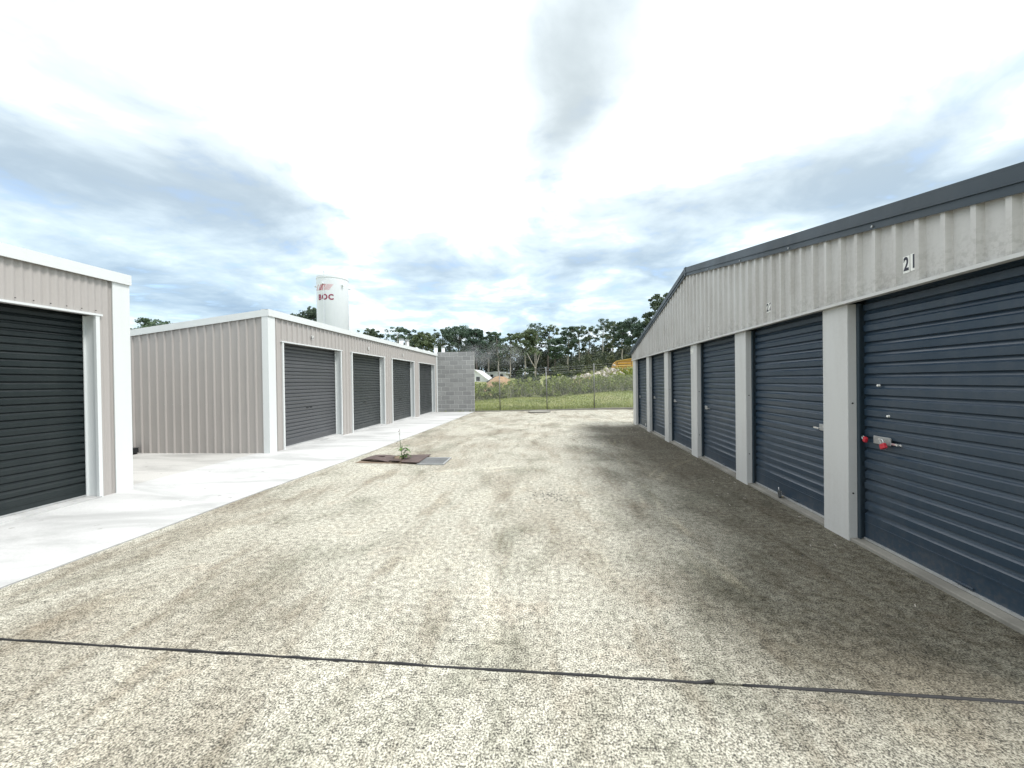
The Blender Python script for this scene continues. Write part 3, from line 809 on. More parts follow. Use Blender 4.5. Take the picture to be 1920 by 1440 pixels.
# bent plate with a torn hole: strip of quads with varying height
bp = MB(); T = 0.010
def ring(z0):
    outer = [(-3.62, 7.44), (-3.30, 7.30), (-2.97, 7.25), (-3.00, 7.60), (-3.07, 7.90), (-3.30, 7.95), (-3.55, 7.98), (-3.60, 7.70)]
    inner = [(-3.42, 7.52), (-3.30, 7.48), (-3.20, 7.52), (-3.19, 7.62), (-3.22, 7.70), (-3.30, 7.73), (-3.38, 7.71), (-3.43, 7.62)]
    hz = [0.008, 0.055, 0.012, 0.02, 0.008, 0.018, 0.006, 0.01]
    hi_ = [0.045, 0.075, 0.05, 0.035, 0.03, 0.03, 0.03, 0.035]
    return [(x, y, h + z0) for (x, y), h in zip(outer, hz)] + [(x, y, h + z0) for (x, y), h in zip(inner, hi_)]
lo_, hi2 = ring(0.0), ring(T)
bp.add(lo_ + hi2, [f for k in range(8) for f in ((k, (k + 1) % 8, 8 + (k + 1) % 8, 8 + k), (16 + k, 16 + (k + 1) % 8, 24 + (k + 1) % 8, 24 + k),
                                              (k, (k + 1) % 8, 16 + (k + 1) % 8, 16 + k), (8 + k, 8 + (k + 1) % 8, 24 + (k + 1) % 8, 24 + k))])
tag(bp.build('cover_plate', M['rust'], bevel=0.002), 'buckled brown steel plate with a torn hole, left of the weed', 'plate')
mp = poly_plate([(-2.955, 7.26, 0.034), (-2.72, 7.19, 0.046), (-2.74, 7.36, 0.030), (-2.96, 7.44, 0.036)], 0.012)
tag(mp.build('cover_plate', M['rust'], bevel=0.002), 'small bent brown steel plate in front of the weed', 'plate')
MB().hexa([(-3.63, 7.22, 0.0035), (-2.35, 7.15, 0.0035), (-2.35, 7.90, 0.0035), (-3.57, 7.95, 0.0035)], [(-3.63, 7.22, 0.0055), (-2.35, 7.15, 0.0055), (-2.35, 7.90, 0.0055), (-3.57, 7.95, 0.0055)]).build('drain_soil', M['soil'], kind='structure')
wd = thing('weed_plant', 'tall spindly green weed growing out of the drain plates', 'weed', (-2.80, 7.52, 0.005))
wr = random.Random(11)
st = MB()
st.tube([(0, 0, 0), (-0.01, 0.01, 0.2), (-0.03, 0, 0.38), (-0.04, 0.0, 0.50), (-0.035, 0, 0.60)], [0.008, 0.006, 0.004, 0.003, 0.0015], 6)
st.tube([(0.02, 0.01, 0), (0.05, 0.0, 0.12), (0.07, 0.0, 0.26)], [0.008, 0.005, 0.002], 6)
st.tube([(-0.03, 0, 0.36), (-0.08, 0, 0.38), (-0.10, 0, 0.33)], [0.003, 0.002, 0.002], 5)
st.tube([(-0.03, 0, 0.38), (0.02, 0, 0.42), (0.05, 0.01, 0.40)], [0.003, 0.002, 0.0015], 5)
for a in (0.3, 2.2, 4.0): st.tube([(0.03, 0, 0.02), (0.03 + .08 * math.cos(a), .08 * math.sin(a), 0.1), (0.03 + .15 * math.cos(a), .15 * math.sin(a), 0.09)], [0.005, 0.004, 0.002], 5)
st.build('stem', M['weed'], wd)
def add_tone(me, vals):
    at = me.attributes.new('tone', 'FLOAT', 'FACE'); at.data.foreach_set('value', np.asarray(vals, dtype=np.float32))
def leaf_blade(base, d, L, W, droop):
    d = Vector(d).normalized(); side = d.cross(Vector((0, 0, 1))).normalized()
    pts = []
    for t, wv_ in ((0, .15), (0.4, 1.0), (0.75, .7), (1.0, .05)):
        c = Vector(base) + d * L * t + Vector((0, 0, -droop * L * t * t))
        pts += [c - side * W * wv_ / 2, c + side * W * wv_ / 2]
    return [tuple(p) for p in pts], [(0, 1, 3, 2), (2, 3, 5, 4), (4, 5, 7, 6)]
for i in range(38):
    a = wr.uniform(0, 6.28); z = wr.uniform(0.04, 0.28); r = wr.uniform(0.0, 0.03)
    vs, fs = leaf_blade((0.03 + r * math.cos(a), r * math.sin(a), z), (math.cos(a), math.sin(a), wr.uniform(0.0, 0.7)), wr.uniform(0.10, 0.20), wr.uniform(0.032, 0.055), wr.uniform(0.2, 0.7))
    lf = MB().add(vs, fs); o = lf.build('leaf', M['weed'], wd); add_tone(o.data, [wr.random()] * 3)
for x, z in ((-0.10, 0.33), (0.05, 0.40), (-0.035, 0.60), (-0.055, 0.57), (-0.045, 0.52)):
    MB().tube([(x, 0, z - .012), (x, 0, z), (x, 0, z + .012)], [0.003, 0.008, 0.002], 6).build('seed_head', M['soil'], wd)

# ------------------------------------------------------------------ joint filler, hose end, crumbs
def joint_y(x): return J1 - 0.025 * x
jf = MB()
jr = random.Random(3); pts = []
for i in range(60):
    x = -4.3 + i * (0.86 + 4.3) / 59
    pts.append((x, joint_y(x) + jr.uniform(-.003, .003), -0.004 + jr.uniform(0, .004) + (0.016 * smooth((x - 0.80) / .06) if x > .78 else 0)))
jf.tube(pts, [0.0085 + jr.uniform(-.0012, .0012) for _ in pts], 7)
jf.tube([(p[0], p[1] - 0.0125, p[2] - 0.004 + 0.002 * math.sin(p[0] * 9)) for p in pts[:52]], 0.004, 6)
tag(jf.build('joint_strip', M['black'], smooth=True), 'loose black rubber joint strip with lifted end across the front concrete', 'strip')
pts = [(1.0 + i * 0.15, joint_y(1.0 + i * .15) + jr.uniform(-.002, .002), -0.0055 + jr.uniform(0, .003)) for i in range(13)]
tag(MB().tube(pts, 0.0105, 7).build('joint_strip', M['black'], smooth=True), 'straight black rubber strip seated in the concrete joint, front right', 'strip')
cr = MB(); crg = random.Random(8)
def pebble(mb, c, r, rg, sq=0.7):
    vs = []
    for th in (0.0, 2.09, 4.19): vs.append((c[0] + r * math.cos(th + rg.random()) * rg.uniform(.6, 1.1), c[1] + r * math.sin(th + rg.random()) * rg.uniform(.6, 1.1), c[2]))
    for th in (1.0, 3.1, 5.2): vs.append((c[0] + .7 * r * math.cos(th), c[1] + .7 * r * math.sin(th), c[2] + r * sq * rg.uniform(.7, 1.2)))
    mb.add(vs, [(0, 1, 2), (3, 5, 4), (0, 3, 1), (1, 3, 4), (1, 4, 2), (2, 4, 5), (2, 5, 0), (0, 5, 3)])
for i in range(130):
    x, y = crg.gauss(0.10, 0.17), crg.gauss(5.18, 0.15)
    pebble(cr, (x, y, 0.001), crg.uniform(.004, .011), crg)
for i in range(60):
    x, y = crg.uniform(-1, 2.6), crg.uniform(3.2, 7.0)
    pebble(cr, (x, y, 0.001), crg.uniform(.004, .009), crg)
cr.build('asphalt_crumbs', M['crumb'], kind='stuff', label='dark asphalt crumbs scattered on the middle of the yard', category='crumbs')
tg = MB(); tr_ = random.Random(5)
for i in range(46):
    s = tr_.uniform(2.0, 13.5); d_ = abs(tr_.gauss(0.0, .35)) + .04
    X, Y = rworld(-d_, s); a = tr_.uniform(0, 3.14); L = tr_.uniform(.012, .035)
    z = zg(X, Y) + .003
    tg.tube([(X, Y, z), (X + L * math.cos(a), Y + L * math.sin(a), z + .003)], .0035, 4)
tg.build('leaf_litter', M['bark'], kind='stuff', label='dry leaf bits and twigs along the foot of the navy doors', category='litter')

# ------------------------------------------------------------------ padlocks
def padlock(name, label, loc, rot, bw_, bh, bd, body_mat, shackle_open=False, dial=False):
    t = thing(name, label, 'padlock', loc, group='padlocks on the navy doors' if not dial else None)
    t.rotation_euler = rot
    MB().box(-bw_ / 2, bw_ / 2, -bd / 2, bd / 2, 0, bh).build('body', body_mat, t, bevel=0.006)
    r = bw_ * 0.30; pts = [(-r, 0, bh - .004), (-r, 0, bh + .022)]
    for k in range(1, 8): pts.append((-r * math.cos(math.pi * k / 8), 0, bh + .022 + r * math.sin(math.pi * k / 8)))
    pts += [(r, 0, bh + .022), (r, 0, bh + (.012 if shackle_open else -.004))]
    MB().tube(pts, 0.005, 8).build('shackle', M['steel'], t, smooth=True)
    if dial:
        MB().box(-bw_ / 2 - .001, bw_ / 2 + .001, -bd / 2 - .003, -bd / 2 - .0005, bh * .2, bh * .95).build('face_plate', M['steel'], t, bevel=.002)
        MB().tube([(0, -bd / 2 - .003, bh * .75), (0, -bd / 2 - .006, bh * .75)], .007, 10).build('keyhole', M['ink'], t)
        MB().tube([(-bw_ * .4, -bd / 2, .006), (-bw_ * 1.3, -bd / 2 - .02, .012)], .004, 6).build('key', M['brass'], t)
    return t
X, Y = rworld(0.068, 3.735); padlock('padlock', 'red padlock hanging at the far end of the near door latch', (X, Y, 0.968), (rad(12), rad(72), rad(90) - RA), .045, .04, .026, M['red'])
X, Y = rworld(0.068, 3.545); padlock('padlock', 'red padlock hanging at the near end of the near door latch', (X, Y, 0.925), (rad(4), rad(28), rad(90) - RA), .052, .046, .028, M['red'])
X, Y = rworld(0.062, 5.10); padlock('padlock', 'silver and black padlock lying on the sill of the second door', (X, Y, 0.034), (rad(-8), rad(14), rad(55)), .060, .085, .034, M['blackp'], True, True)

# ------------------------------------------------------------------ tank and plant behind the left block
TX, TY, TR, TH = -22.25, 40.0, 1.585, 12.95
tk = thing('storage_tank', 'tall white cylindrical gas tank with red logo behind the left block', 'tank', (TX, TY, 0))
def lathe(pr, n=64):
    mb = MB(); vs = []
    for r, z in pr: vs += [(r * math.cos(2 * math.pi * k / n), r * math.sin(2 * math.pi * k / n), z) for k in range(n)]
    mb.add(vs, [(i * n + k, i * n + (k + 1) % n, (i + 1) * n + (k + 1) % n, (i + 1) * n + k) for i in range(len(pr) - 1) for k in range(n)]); return mb
lathe([(0.0, -1), (TR, -1), (TR, TH - .30)]).build('shell', M['tank'], tk, smooth=True)
lathe([(TR, TH - .30), (TR + .035, TH - .30), (TR + .035, TH - .20), (TR + .005, TH - .20), (TR, TH - .02), (TR * .96, TH + .02), (TR * .6, TH + .06), (0.0, TH + .08)]).build('dome', M['tank'], tk)
view = math.atan2(-TY, -TX)                     # direction from tank towards the camera
def tpt(ang, z, r=TR): return (r * math.cos(view + ang), r * math.sin(view + ang), z)
for ang, z, L in ((-.62, TH - .95, .20), (.62, TH - 1.0, .24), (1.50, TH - 1.05, .20), (-1.5, TH - 1.1, .16)):
    MB().tube([tpt(ang, z, TR - .05), tpt(ang, z, TR + L)], 0.11, 10).build('lifting_lug', M['tank'], tk)
MB().tube([tpt(-.7, TH - .05, TR * .75), tpt(-.7, TH + .42, TR * .75)], [0.09, 0.13], 8).build('vent', M['tank'], tk)
MB().tube([tpt(-.55, 0, TR + .06), tpt(-.55, TH - 1.2, TR + .06)], 0.03, 6).build('pipe', M['tank'], tk)
# letters bent round the shell: angle decreases to the left as seen by the camera
def bend(me, a0, z0, r):
    bm = bmesh.new(); bm.from_mesh(me)
    bmesh.ops.triangulate(bm, faces=bm.faces)
    for _ in range(2): bmesh.ops.subdivide_edges(bm, edges=[e for e in bm.edges if e.calc_length() > 0.15], cuts=1)
    for v in bm.verts:
        a = a0 + v.co.x / TR; v.co = Vector(tpt(a, z0 + v.co.y, r + v.co.z))
    bm.to_mesh(me); bm.free(); return me
for ch, off in (('B', -.55), ('O', .03), ('C', .66)):
    link('letter', bend(text_mesh(ch, 0.78, M['logodark'], 0.95, 0.028, .01), -.53 + off / TR, 10.55, TR + .012), tk)
def slanted(x0, x1, z0, z1, sl):
    mb = MB(); n = 6; vs = []
    for i in range(n + 1):
        t = i / n
        vs += [(x0 + sl * t, z0 + (z1 - z0) * t, 0), (x1 + sl * t, z0 + (z1 - z0) * t, 0)]
    mb.add(vs, [(2 * i, 2 * i + 1, 2 * i + 3, 2 * i + 2) for i in range(n)]); return mb
def logo(x0, x1, mat, sl=.36):
    me = slanted(x0, x1, 0.0, .62, sl).mesh('logo_stripe', mat)
    for v in me.vertices: v.co = Vector(tpt(-.55 + v.co.x / TR, 11.30 + v.co.y, TR + .010))
    link('logo_stripe', me, tk)
logo(-1.14, -.68, M['logored'])
for i in range(7): logo(-.62 + i * .075, -.62 + i * .075 + .045, M['logored'] if i < 3 else M['logopink'], .40)
for i in range(8): logo(-.05 + i * .075, -.05 + i * .075 + .028, M['logopink'], .44)
def pipe_stack(label, x, y, ztop, r, white=True):
    t = thing('vent_stack', label, 'pipe', (x, y, 0))
    MB().tube([(0, 0, 0), (0, 0, ztop)], r, 14).build('pipe', M['tank'] if white else M['galv'], t, smooth=True)
    MB().tube([(0, 0, ztop - .12), (0, 0, ztop + .02)], r * 1.12, 14).build('collar', M['galv'], t)
    return t
pipe_stack('taller grey vent stack of the pair above the left roof', -13.28, 36.0, 5.75, .22)
pipe_stack('shorter vent stack touching the pair above the left roof', -12.72, 36.0, 5.65, .20, False)
pipe_stack('pale vent stack left of two near the roof end', -9.93, 36.0, 4.98, .17)
pipe_stack('pale vent stack right of two near the roof end', -9.22, 36.0, 4.92, .16)
sw = thing('swan_neck_pipe', 'white curved pipes rising above the left roof edge', 'pipe', (-10.9, 36.0, 0))
for x, zt in ((-0.7, 4.85), (0.0, 4.62), (0.5, 4.50)):
    pts = [(x, 0, 0), (x, 0, zt - .25)] + [(x - .25 + .25 * math.cos(a), 0, zt - .25 + .25 * math.sin(a)) for a in np.linspace(.3, 2.6, 8)]
    MB().tube(pts, .07, 8).build('pipe', M['tank'], sw, smooth=True)

# ------------------------------------------------------------------ far buildings, machine, mounds
def tz(x, y): return terrain(x, y)
# white gable shed half hidden by the block wall
def shed(name, label, x0, x1, y0, y1, z0, ze, zr, dark=True, cols=0):
    t = thing(name, label, 'building', ((x0 + x1) / 2, y0, z0))
    w2 = (x1 - x0) / 2; D = y1 - y0
    mb = MB().hexa([(-w2, 0, -1), (w2, 0, -1), (w2, 0, ze - z0), (0, 0, zr - z0), (-w2, 0, ze - z0)], [(-w2, D, -1), (w2, D, -1), (w2, D, ze - z0), (0, D, zr - z0), (-w2, D, ze - z0)])
    mb.build('wall', M['shed'], t)
    for s in (-1, 1):
        MB().hexa([(0, -.25, zr - z0 + .02), (s * (w2 + .3), -.25, ze - z0 + .02 - .3 * (zr - ze) / w2), (s * (w2 + .3), D + .2, ze - z0 + .02 - .3 * (zr - ze) / w2), (0, D + .2, zr - z0 + .02)],
                  [(0, -.25, zr - z0 + .20), (s * (w2 + .3), -.25, ze - z0 + .20 - .3 * (zr - ze) / w2), (s * (w2 + .3), D + .2, ze - z0 + .20 - .3 * (zr - ze) / w2), (0, D + .2, zr - z0 + .20)]).build('roof', M['darkroof'] if dark else M['shed'], t)
    for k in range(cols):
        xx = -w2 + (k + .6) * 2 * w2 / cols
        wn = MB().box(xx - .35, xx + .35, -.06, -.01, 0.9, 1.7).build('window', M['glass'], t)
        MB().box(xx - .40, xx + .40, -.09, -.005, 0.82, 0.895).build('sill', M['shed'], wn)
    return t
shed('white_shed', 'white gabled shed with dark roof edge beside the block wall', -15.5, -9.9, 74, 84, 0.8, 1.6, 3.75, False, 1)
shed('white_shed', 'long low white shed behind the gabled shed', -12.6, -8.0, 88, 96, 1.5, 3.4, 3.65, False, 2)
shed('white_shed', 'small white shed with dark roof left of the orange soil mound', -9.6, -7.0, 70, 75, 0.6, 1.55, 2.35, True, 0)

def heap(name, cx, cy, rx, ry, h, mat, rg, n=26, noise=.15):
    mb = MB(); vs = []; z0 = tz(cx, cy) - .3
    for j in range(n + 1):
        for i in range(n + 1):
            u, v = i / n * 2 - 1, j / n * 2 - 1
            d = math.hypot(u, v); z = h * max(0, math.cos(min(d, 1) * math.pi / 2)) ** 1.1
            vs.append((cx + u * rx, cy + v * ry, z0 + z + rg.uniform(-noise, noise) * (z > .05)))
    mb.add(vs, [(j * (n + 1) + i, j * (n + 1) + i + 1, (j + 1) * (n + 1) + i + 1, (j + 1) * (n + 1) + i) for j in range(n) for i in range(n)])
    return mb.build(name, mat, smooth=False)
hg = random.Random(21)
tag(heap('soil_mound', -4.9, 46, 3.0, 2.6, 2.45, M['mound'], hg, noise=.06), 'orange brown soil mound behind the first fence post', 'mound')
tag(heap('soil_mound', 5.2, 46, 2.6, 2.2, 1.75, M['mound'], hg, noise=.08), 'pale soil mound between second and third fence posts', 'mound')
rbm = MB(); 
for i in range(90):
    x = hg.gauss(5.4, 1.9); y = hg.uniform(42.5, 46.5)
    pebble(rbm, (x, y, tz(x, y) + max(0, 1.25 - .12 * abs(x - 5)) + hg.uniform(-.1, .25)), hg.uniform(.12, .36), hg, .8)
for i in range(22):
    x = hg.gauss(7.5, .6); y = hg.uniform(43, 45)
    pebble(rbm, (x, y, tz(x, y) + 1.2 + hg.uniform(-.1, .5)), hg.uniform(.12, .30), hg, .8)
for i in range(10):
    x = hg.gauss(1.9, .35); y = hg.uniform(43, 44)
    pebble(rbm, (x, y, tz(x, y) + 1.25 + hg.uniform(-.1, .25)), hg.uniform(.12, .25), hg, .8)
rbm.build('rubble_pile', M['rubble'], kind='stuff', label='broken pale concrete rubble heaped behind the scrub', category='rubble')
# yellow machine
ym = thing('earthmoving_machine', 'yellow earthmoving machine showing above the scrub beside the gabled block', 'machine', (10.9, 52.0, tz(10.9, 52)), rad(-6))
zb0 = 2.72 - tz(10.9, 52) 
prof = [(-1.35, -.6), (-1.35, .55), (-1.22, 1.0), (-.92, 1.30), (-.4, 1.46), (1.25, 1.62), (1.42, 1.55), (1.42, -.6)]
MB().hexa([(x, 0, zb0 + z) for x, z in prof], [(x, 1.9, zb0 + z) for x, z in prof]).build('hood', M['yellow'], ym, bevel=.04)
MB().box(-.78, 1.16, -.05, -.005, zb0 + .86, zb0 + 1.22).build('side_panel', M['rust'], ym)
MB().box(-.70, 1.10, -.09, -.051, zb0 + .90, zb0 + 1.16).build('access_door', M['yellow'], ym, bevel=.02)
MB().box(-.62, 1.05, -.10, -.005, zb0 + .66, zb0 + .80).build('grab_rail', M['yellowl'], ym, bevel=.02)
MB().box(1.18, 1.40, -.12, -.005, zb0 - .4, zb0 + 1.50).build('rear_post', M['yellowl'], ym, bevel=.02)
MB().box(-.82, -.68, -.12, -.005, zb0 - .4, zb0 + .80).build('rear_post', M['yellowl'], ym, bevel=.02)
MB().hexa([(-.9, -.1, zb0 + 1.31), (1.42, -.1, zb0 + 1.64), (1.42, .1, zb0 + 1.64), (-.9, .1, zb0 + 1.31)], [(-.9, -.1, zb0 + 1.37), (1.42, -.1, zb0 + 1.71), (1.42, .1, zb0 + 1.71), (-.9, .1, zb0 + 1.37)]).build('top_rail', M['yellowl'], ym)
MB().box(-1.5, 1.5, .1, .6, 0.0, zb0 - .4).box(-1.5, 1.5, 1.3, 1.8, 0.0, zb0 - .4).build('track', M['black'], ym, bevel=.15)

# ------------------------------------------------------------------ foliage
def leaf_cloud(centers, radii, counts, size, rs, flat=0.7, tone_j=0.25, up=0.3):
    """numpy leaf quads in ellipsoid clumps -> verts, faces, tones"""
    C = np.repeat(np.asarray(centers, float), counts, axis=0)
    Rr = np.repeat(np.asarray(radii, float), counts)
    ct = np.repeat(rs.uniform(0.1, 0.9, len(centers)), counts)
    n = len(C)
    d = rs.normal(size=(n, 3)); d /= np.linalg.norm(d, axis=1)[:, None]
    r = Rr * rs.uniform(0.25, 1.0, n) ** 0.6
    p = C + d * r[:, None] * np.array([1, 1, flat])
    nrm = rs.normal(size=(n, 3)); nrm[:, 2] += up; nrm /= np.linalg.norm(nrm, axis=1)[:, None]
    t = np.cross(nrm, rs.normal(size=(n, 3))); t /= np.linalg.norm(t, axis=1)[:, None] + 1e-9
    b = np.cross(nrm, t)
    s = size * rs.uniform(0.55, 1.25, n)
    a_ = t * (s * 0.5)[:, None]; b_ = b * (s * 0.30)[:, None]
    v = np.stack([p - a_, p + b_ * 1.0, p + a_, p - b_], axis=1).reshape(-1, 3)
    f = np.arange(n * 4).reshape(-1, 4)
    tone = np.clip(ct + rs.normal(0, tone_j, n), 0, 1)
    return v, f, tone
def cloud_mesh(name, v, f, tone, mat):
    me = bpy.data.meshes.new(name)
    me.from_pydata(v.tolist(), [], f.tolist()); me.materials.append(mat); add_tone(me, tone); me.update(); return me

def gum(seed, H, spread, kind):
    """gum tree: slim trunk, rising limbs, leaf clumps carried at limb ends; returns trunk MB and crown arrays"""
    rs = np.random.RandomState(seed); rg = random.Random(seed)
    tr = MB(); tips = []
    fork = {'dome': .42, 'lace': .50, 'mid': .36}[kind] * H
    lean = (rg.uniform(-.05, .05) * H, rg.uniform(-.05, .05) * H)
    r0 = 0.018 * H
    def trunk_pt(t): return Vector((lean[0] * t * t, lean[1] * t * t, H * .93 * t))
    ts = np.linspace(0, 1, 9)
    tr.tube([trunk_pt(t) + Vector((rg.uniform(-.08, .08), rg.uniform(-.08, .08), 0)) * (t > .1) for t in ts], [r0 * (1 - .85 * t) + .02 for t in ts], 7)
    nl = {'dome': 11, 'lace': 9, 'mid': 12}[kind]
    for i in range(nl):
        t = fork / (H * .93) + (1 - fork / (H * .93)) * (i + .3) / nl * .95
        b = trunk_pt(t); a = i * 2.4 + rg.uniform(-.5, .5)
        L = spread * rg.uniform(.65, 1.05) * (1.0 - .55 * (max(0, t - .62) / .38))
        rise = L * rg.uniform(.35, .95)
        m = b + Vector((math.cos(a) * L * .5, math.sin(a) * L * .5, rise * .35))
        e = b + Vector((math.cos(a) * L, math.sin(a) * L, min(rise, H - b.z - .4)))
        tr.tube([b, m, e], [r0 * .42 * (1 - .5 * t), r0 * .26, r0 * .10], 5)
        tips.append((e, 1.0)); tips.append((m + Vector((0, 0, .4)) + (e - m) * rg.uniform(.2, .7), .8))
        for k in range(2):
            q = m + (e - m) * rg.uniform(.1, .8) + Vector((rg.uniform(-1, 1), rg.uniform(-1, 1), rg.uniform(.1, .8))) * spread * .26
            tr.tube([m + (e - m) * .3, q], [r0 * .14, r0 * .05], 4); tips.append((q, .75))
    tips.append((trunk_pt(1.0) + Vector((0, 0, .3)), 1.0))
    cz = (fork + H) / 2 + .03 * H; hz_ = (H - fork) / 2; tp = trunk_pt(.75)
    for k in range({'dome': 62, 'lace': 30, 'mid': 46}[kind]):
        a = rg.uniform(0, 6.28); q = rg.uniform(.15, 1) ** .5; zz = rg.uniform(-1.0, .97)
        w_ = math.sqrt(max(0.0, 1 - zz * zz * .9)) * (1.0 if zz > -.2 else .85)
        tips.append((Vector((tp.x + math.cos(a) * q * w_ * spread, tp.y + math.sin(a) * q * w_ * spread, cz + zz * hz_ * .95)), rg.uniform(.5, .9)))
    dens = {'dome': (85, .30, .7), 'lace': (42, .22, .6), 'mid': (62, .26, .65)}[kind]
    cs = [tuple(p) for p, _ in tips]; rr = [spread * dens[1] * k * rg.uniform(.75, 1.2) for _, k in tips]
    cn = [int(dens[0] * k * rg.uniform(.8, 1.2)) for _, k in tips]
    return tr, leaf_cloud(cs, rr, cn, 0.42 if kind != 'lace' else 0.36, rs, dens[2], 0.22, 0.9)
VAR = {}
for i, (kind, H, sp) in enumerate((('dome', 12, 3.6), ('dome', 11, 3.0), ('lace', 13, 3.2), ('lace', 12, 2.6), ('mid', 12, 2.8), ('mid', 11, 2.4), ('dome', 12.5, 2.6), ('mid', 13, 3.2))):
    tr, (v, f, tone) = gum(100 + i, H, sp, kind)
    VAR[i] = (tr.mesh('trunk', M['bark'] if i % 3 else M['bark2'], True), cloud_mesh('crown', v, f, tone, M['gumleaf'] if i % 2 == 0 else M['gumleaf2']), H)
Rm = np.array((Matrix.Rotation(YAW, 3, 'Z') @ Matrix.Rotation(math.pi / 2 + PITCH, 3, 'X') @ Matrix.Rotation(ROLL, 3, 'Z')))
def ray_at(px, py, Y):
    """where a sight line reaches the depth Y (used once, to survey tree positions and heights)"""
    d = Rm @ np.array([(px - 960) / F_PX, -(py - 720) / F_PX, -1.0]); d = d * (Y / d[1]); return float(d[0]), float(CAM_H + d[2])
TREES = [  # survey column, crown top, depth, variant, label
    (293, 600, 70, 0, 'gum tree top showing over the left end of the ribbed block roof'),
    (572, 584, 62, 1, 'gum tree top showing over the roof just left of the white tank'),
    (684, 616, 88, 3, 'small sparse gum crown just right of the white tank'),
    (704, 620, 92, 5, 'second sparse gum crown right of the white tank'),
    (748, 615, 84, 2, 'lacy gum tree behind the pair of vent stacks'),
    (770, 618, 90, 4, 'leafy gum tree just right of the pair of vent stacks'),
    (792, 627, 78, 1, 'low broad gum tree above the swan neck pipes'),
    (826, 615, 88, 3, 'thin lacy gum tree in the vapour at the roof end'),
    (858, 612, 84, 0, 'dense domed gum tree above the left half of the block wall'),
    (893, 615, 80, 6, 'dense domed gum tree above the right end of the block wall'),
    (915, 624, 92, 5, 'slender gum tree between block wall and first fence post'),
    (934, 624, 86, 4, 'gum tree directly behind the first fence post'),
    (956, 627, 90, 5, 'gum tree with thin top right of the first fence post'),
    (984, 620, 82, 1, 'domed gum tree above the dark bush'),
    (1004, 609, 98, 2, 'tall lacy gum tree left of the second fence post'),
    (1026, 610, 96, 3, 'tall lacy gum tree directly behind the second fence post'),
    (1040, 633, 80, 6, 'shorter rounded gum tree right of the second fence post'),
    (1064, 614, 90, 4, 'leafy gum tree above the pale soil mound'),
    (1086, 611, 94, 7, 'gum tree with wide crown above the rubble'),
    (1103, 612, 88, 3, 'lacy gum tree just left of the third fence post'),
    (1129, 600, 86, 2, 'tall lacy gum tree just right of the third fence post'),
    (1148, 603, 92, 7, 'wide gum tree left of the yellow machine'),
    (1166, 605, 84, 4, 'gum tree rising above the yellow machine'),
    (1187, 598, 80, 0, 'dense gum tree at the far corner of the gabled block'),
    (1206, 602, 76, 6, 'gum tree partly hidden by the far slope of the gable'),
    (1240, 556, 58, 5, 'tallest gum crown showing above the gable slope'),
]
tg_ = random.Random(77)
for px, py, Y, var, lab in TREES:
    X, Zt = ray_at(px, py, Y)
    z0 = tz(X, Y) - .1; h = max(Zt - z0, 4)
    tm, cm, H = VAR[var]
    t = thing('gum_tree', lab, 'tree', (X, Y, z0), tg_.uniform(0, 6.28), 'gum trees of the treeline')
    s = h / H; sx = s * tg_.uniform(.9, 1.15); t.scale = (sx, sx, s)
    link('trunk', tm, t); link('crown', cm, t)
# pale forked bare tree
fx, fz = ray_at(1003, 664, 70); z0 = tz(fx, 70)
ft = thing('bare_tree', 'pale forked bare tree trunk left of the second fence post', 'tree', (fx, 70, z0 - .1))
hh = fz - z0
mb = MB().tube([(0, 0, 0), (0, 0, hh * .45), (0, 0, hh * .52)], [.16, .12, .11], 8)
mb.tube([(0, 0, hh * .5), (-.7, 0, hh * .75), (-1.4, 0, hh * 1.05)], [.10, .075, .03], 7)
mb.tube([(0, 0, hh * .5), (.4, 0, hh * .7), (.85, 0, hh * 1.0)], [.09, .065, .03], 7)
mb.tube([(0, 0, hh * .5), (-.05, .1, hh * .8), (0, .1, hh * 1.1)], [.07, .05, .02], 7)
mb.build('trunk', M['bark'], ft, smooth=True)
rs = np.random.RandomState(5)
v, f, tone = leaf_cloud([(-1.3, 0, hh * 1.1), (.8, 0, hh * 1.05), (0, .2, hh * 1.15)], [.8, .7, .7], [40, 35, 35], .3, rs)
link('crown', cloud_mesh('crown', v, f, tone, M['gumleaf2']), ft)
# understorey and far wood that read as one mass
rs = np.random.RandomState(9)
cs, rr, cn = [], [], []
for i in range(900):
    y = rs.uniform(96, 122); x = rs.uniform(-62, 40)
    top = (6.2 if x < 0 else 4.2) + 1.6 * math.sin(x * .35 + 1.3) + rs.uniform(-.6, .8)
    z = tz(x, y) + rs.uniform(0, 1) ** .8 * top
    cs.append((x, y, z)); rr.append(rs.uniform(1.0, 1.9)); cn.append(58)
for i in range(620):                                   # far crowns closing the gaps between the nearer trees
    y = rs.uniform(104, 124); x = rs.uniform(-64, 34)
    hi_ = (12.6 if x < -1 else 9.6) + 1.0 * math.sin(x * .55) + .7 * math.sin(x * 1.7 + 2)
    cs.append((x, y, rs.uniform(6.0, hi_))); rr.append(rs.uniform(.8, 1.5)); cn.append(46)
v, f, tone = leaf_cloud(cs, rr, cn, .62, rs, .9, .2)
link('far_wood', cloud_mesh('far_wood', v, f, tone, M['under']), kind='stuff', label='dark mass of understorey and far wood behind the gum trees', category='wood')
# brownish thicket right of centre, in front of the trunks
cs, rr, cn = [], [], []
for i in range(120):
    y = rs.uniform(60, 70); x = rs.uniform(2.0, 13.5)
    z = tz(x, y) + rs.uniform(.1, 2.7) * (1 - .25 * abs(x - 8) / 6)
    cs.append((x, y, z)); rr.append(rs.uniform(.5, .95)); cn.append(60)
v, f, tone = leaf_cloud(cs, rr, cn, .34, rs, .9, .2)
link('thicket', cloud_mesh('thicket', v, f, tone, M['under']), kind='stuff', label='olive brown thicket under the gum trees behind the rubble', category='thicket')
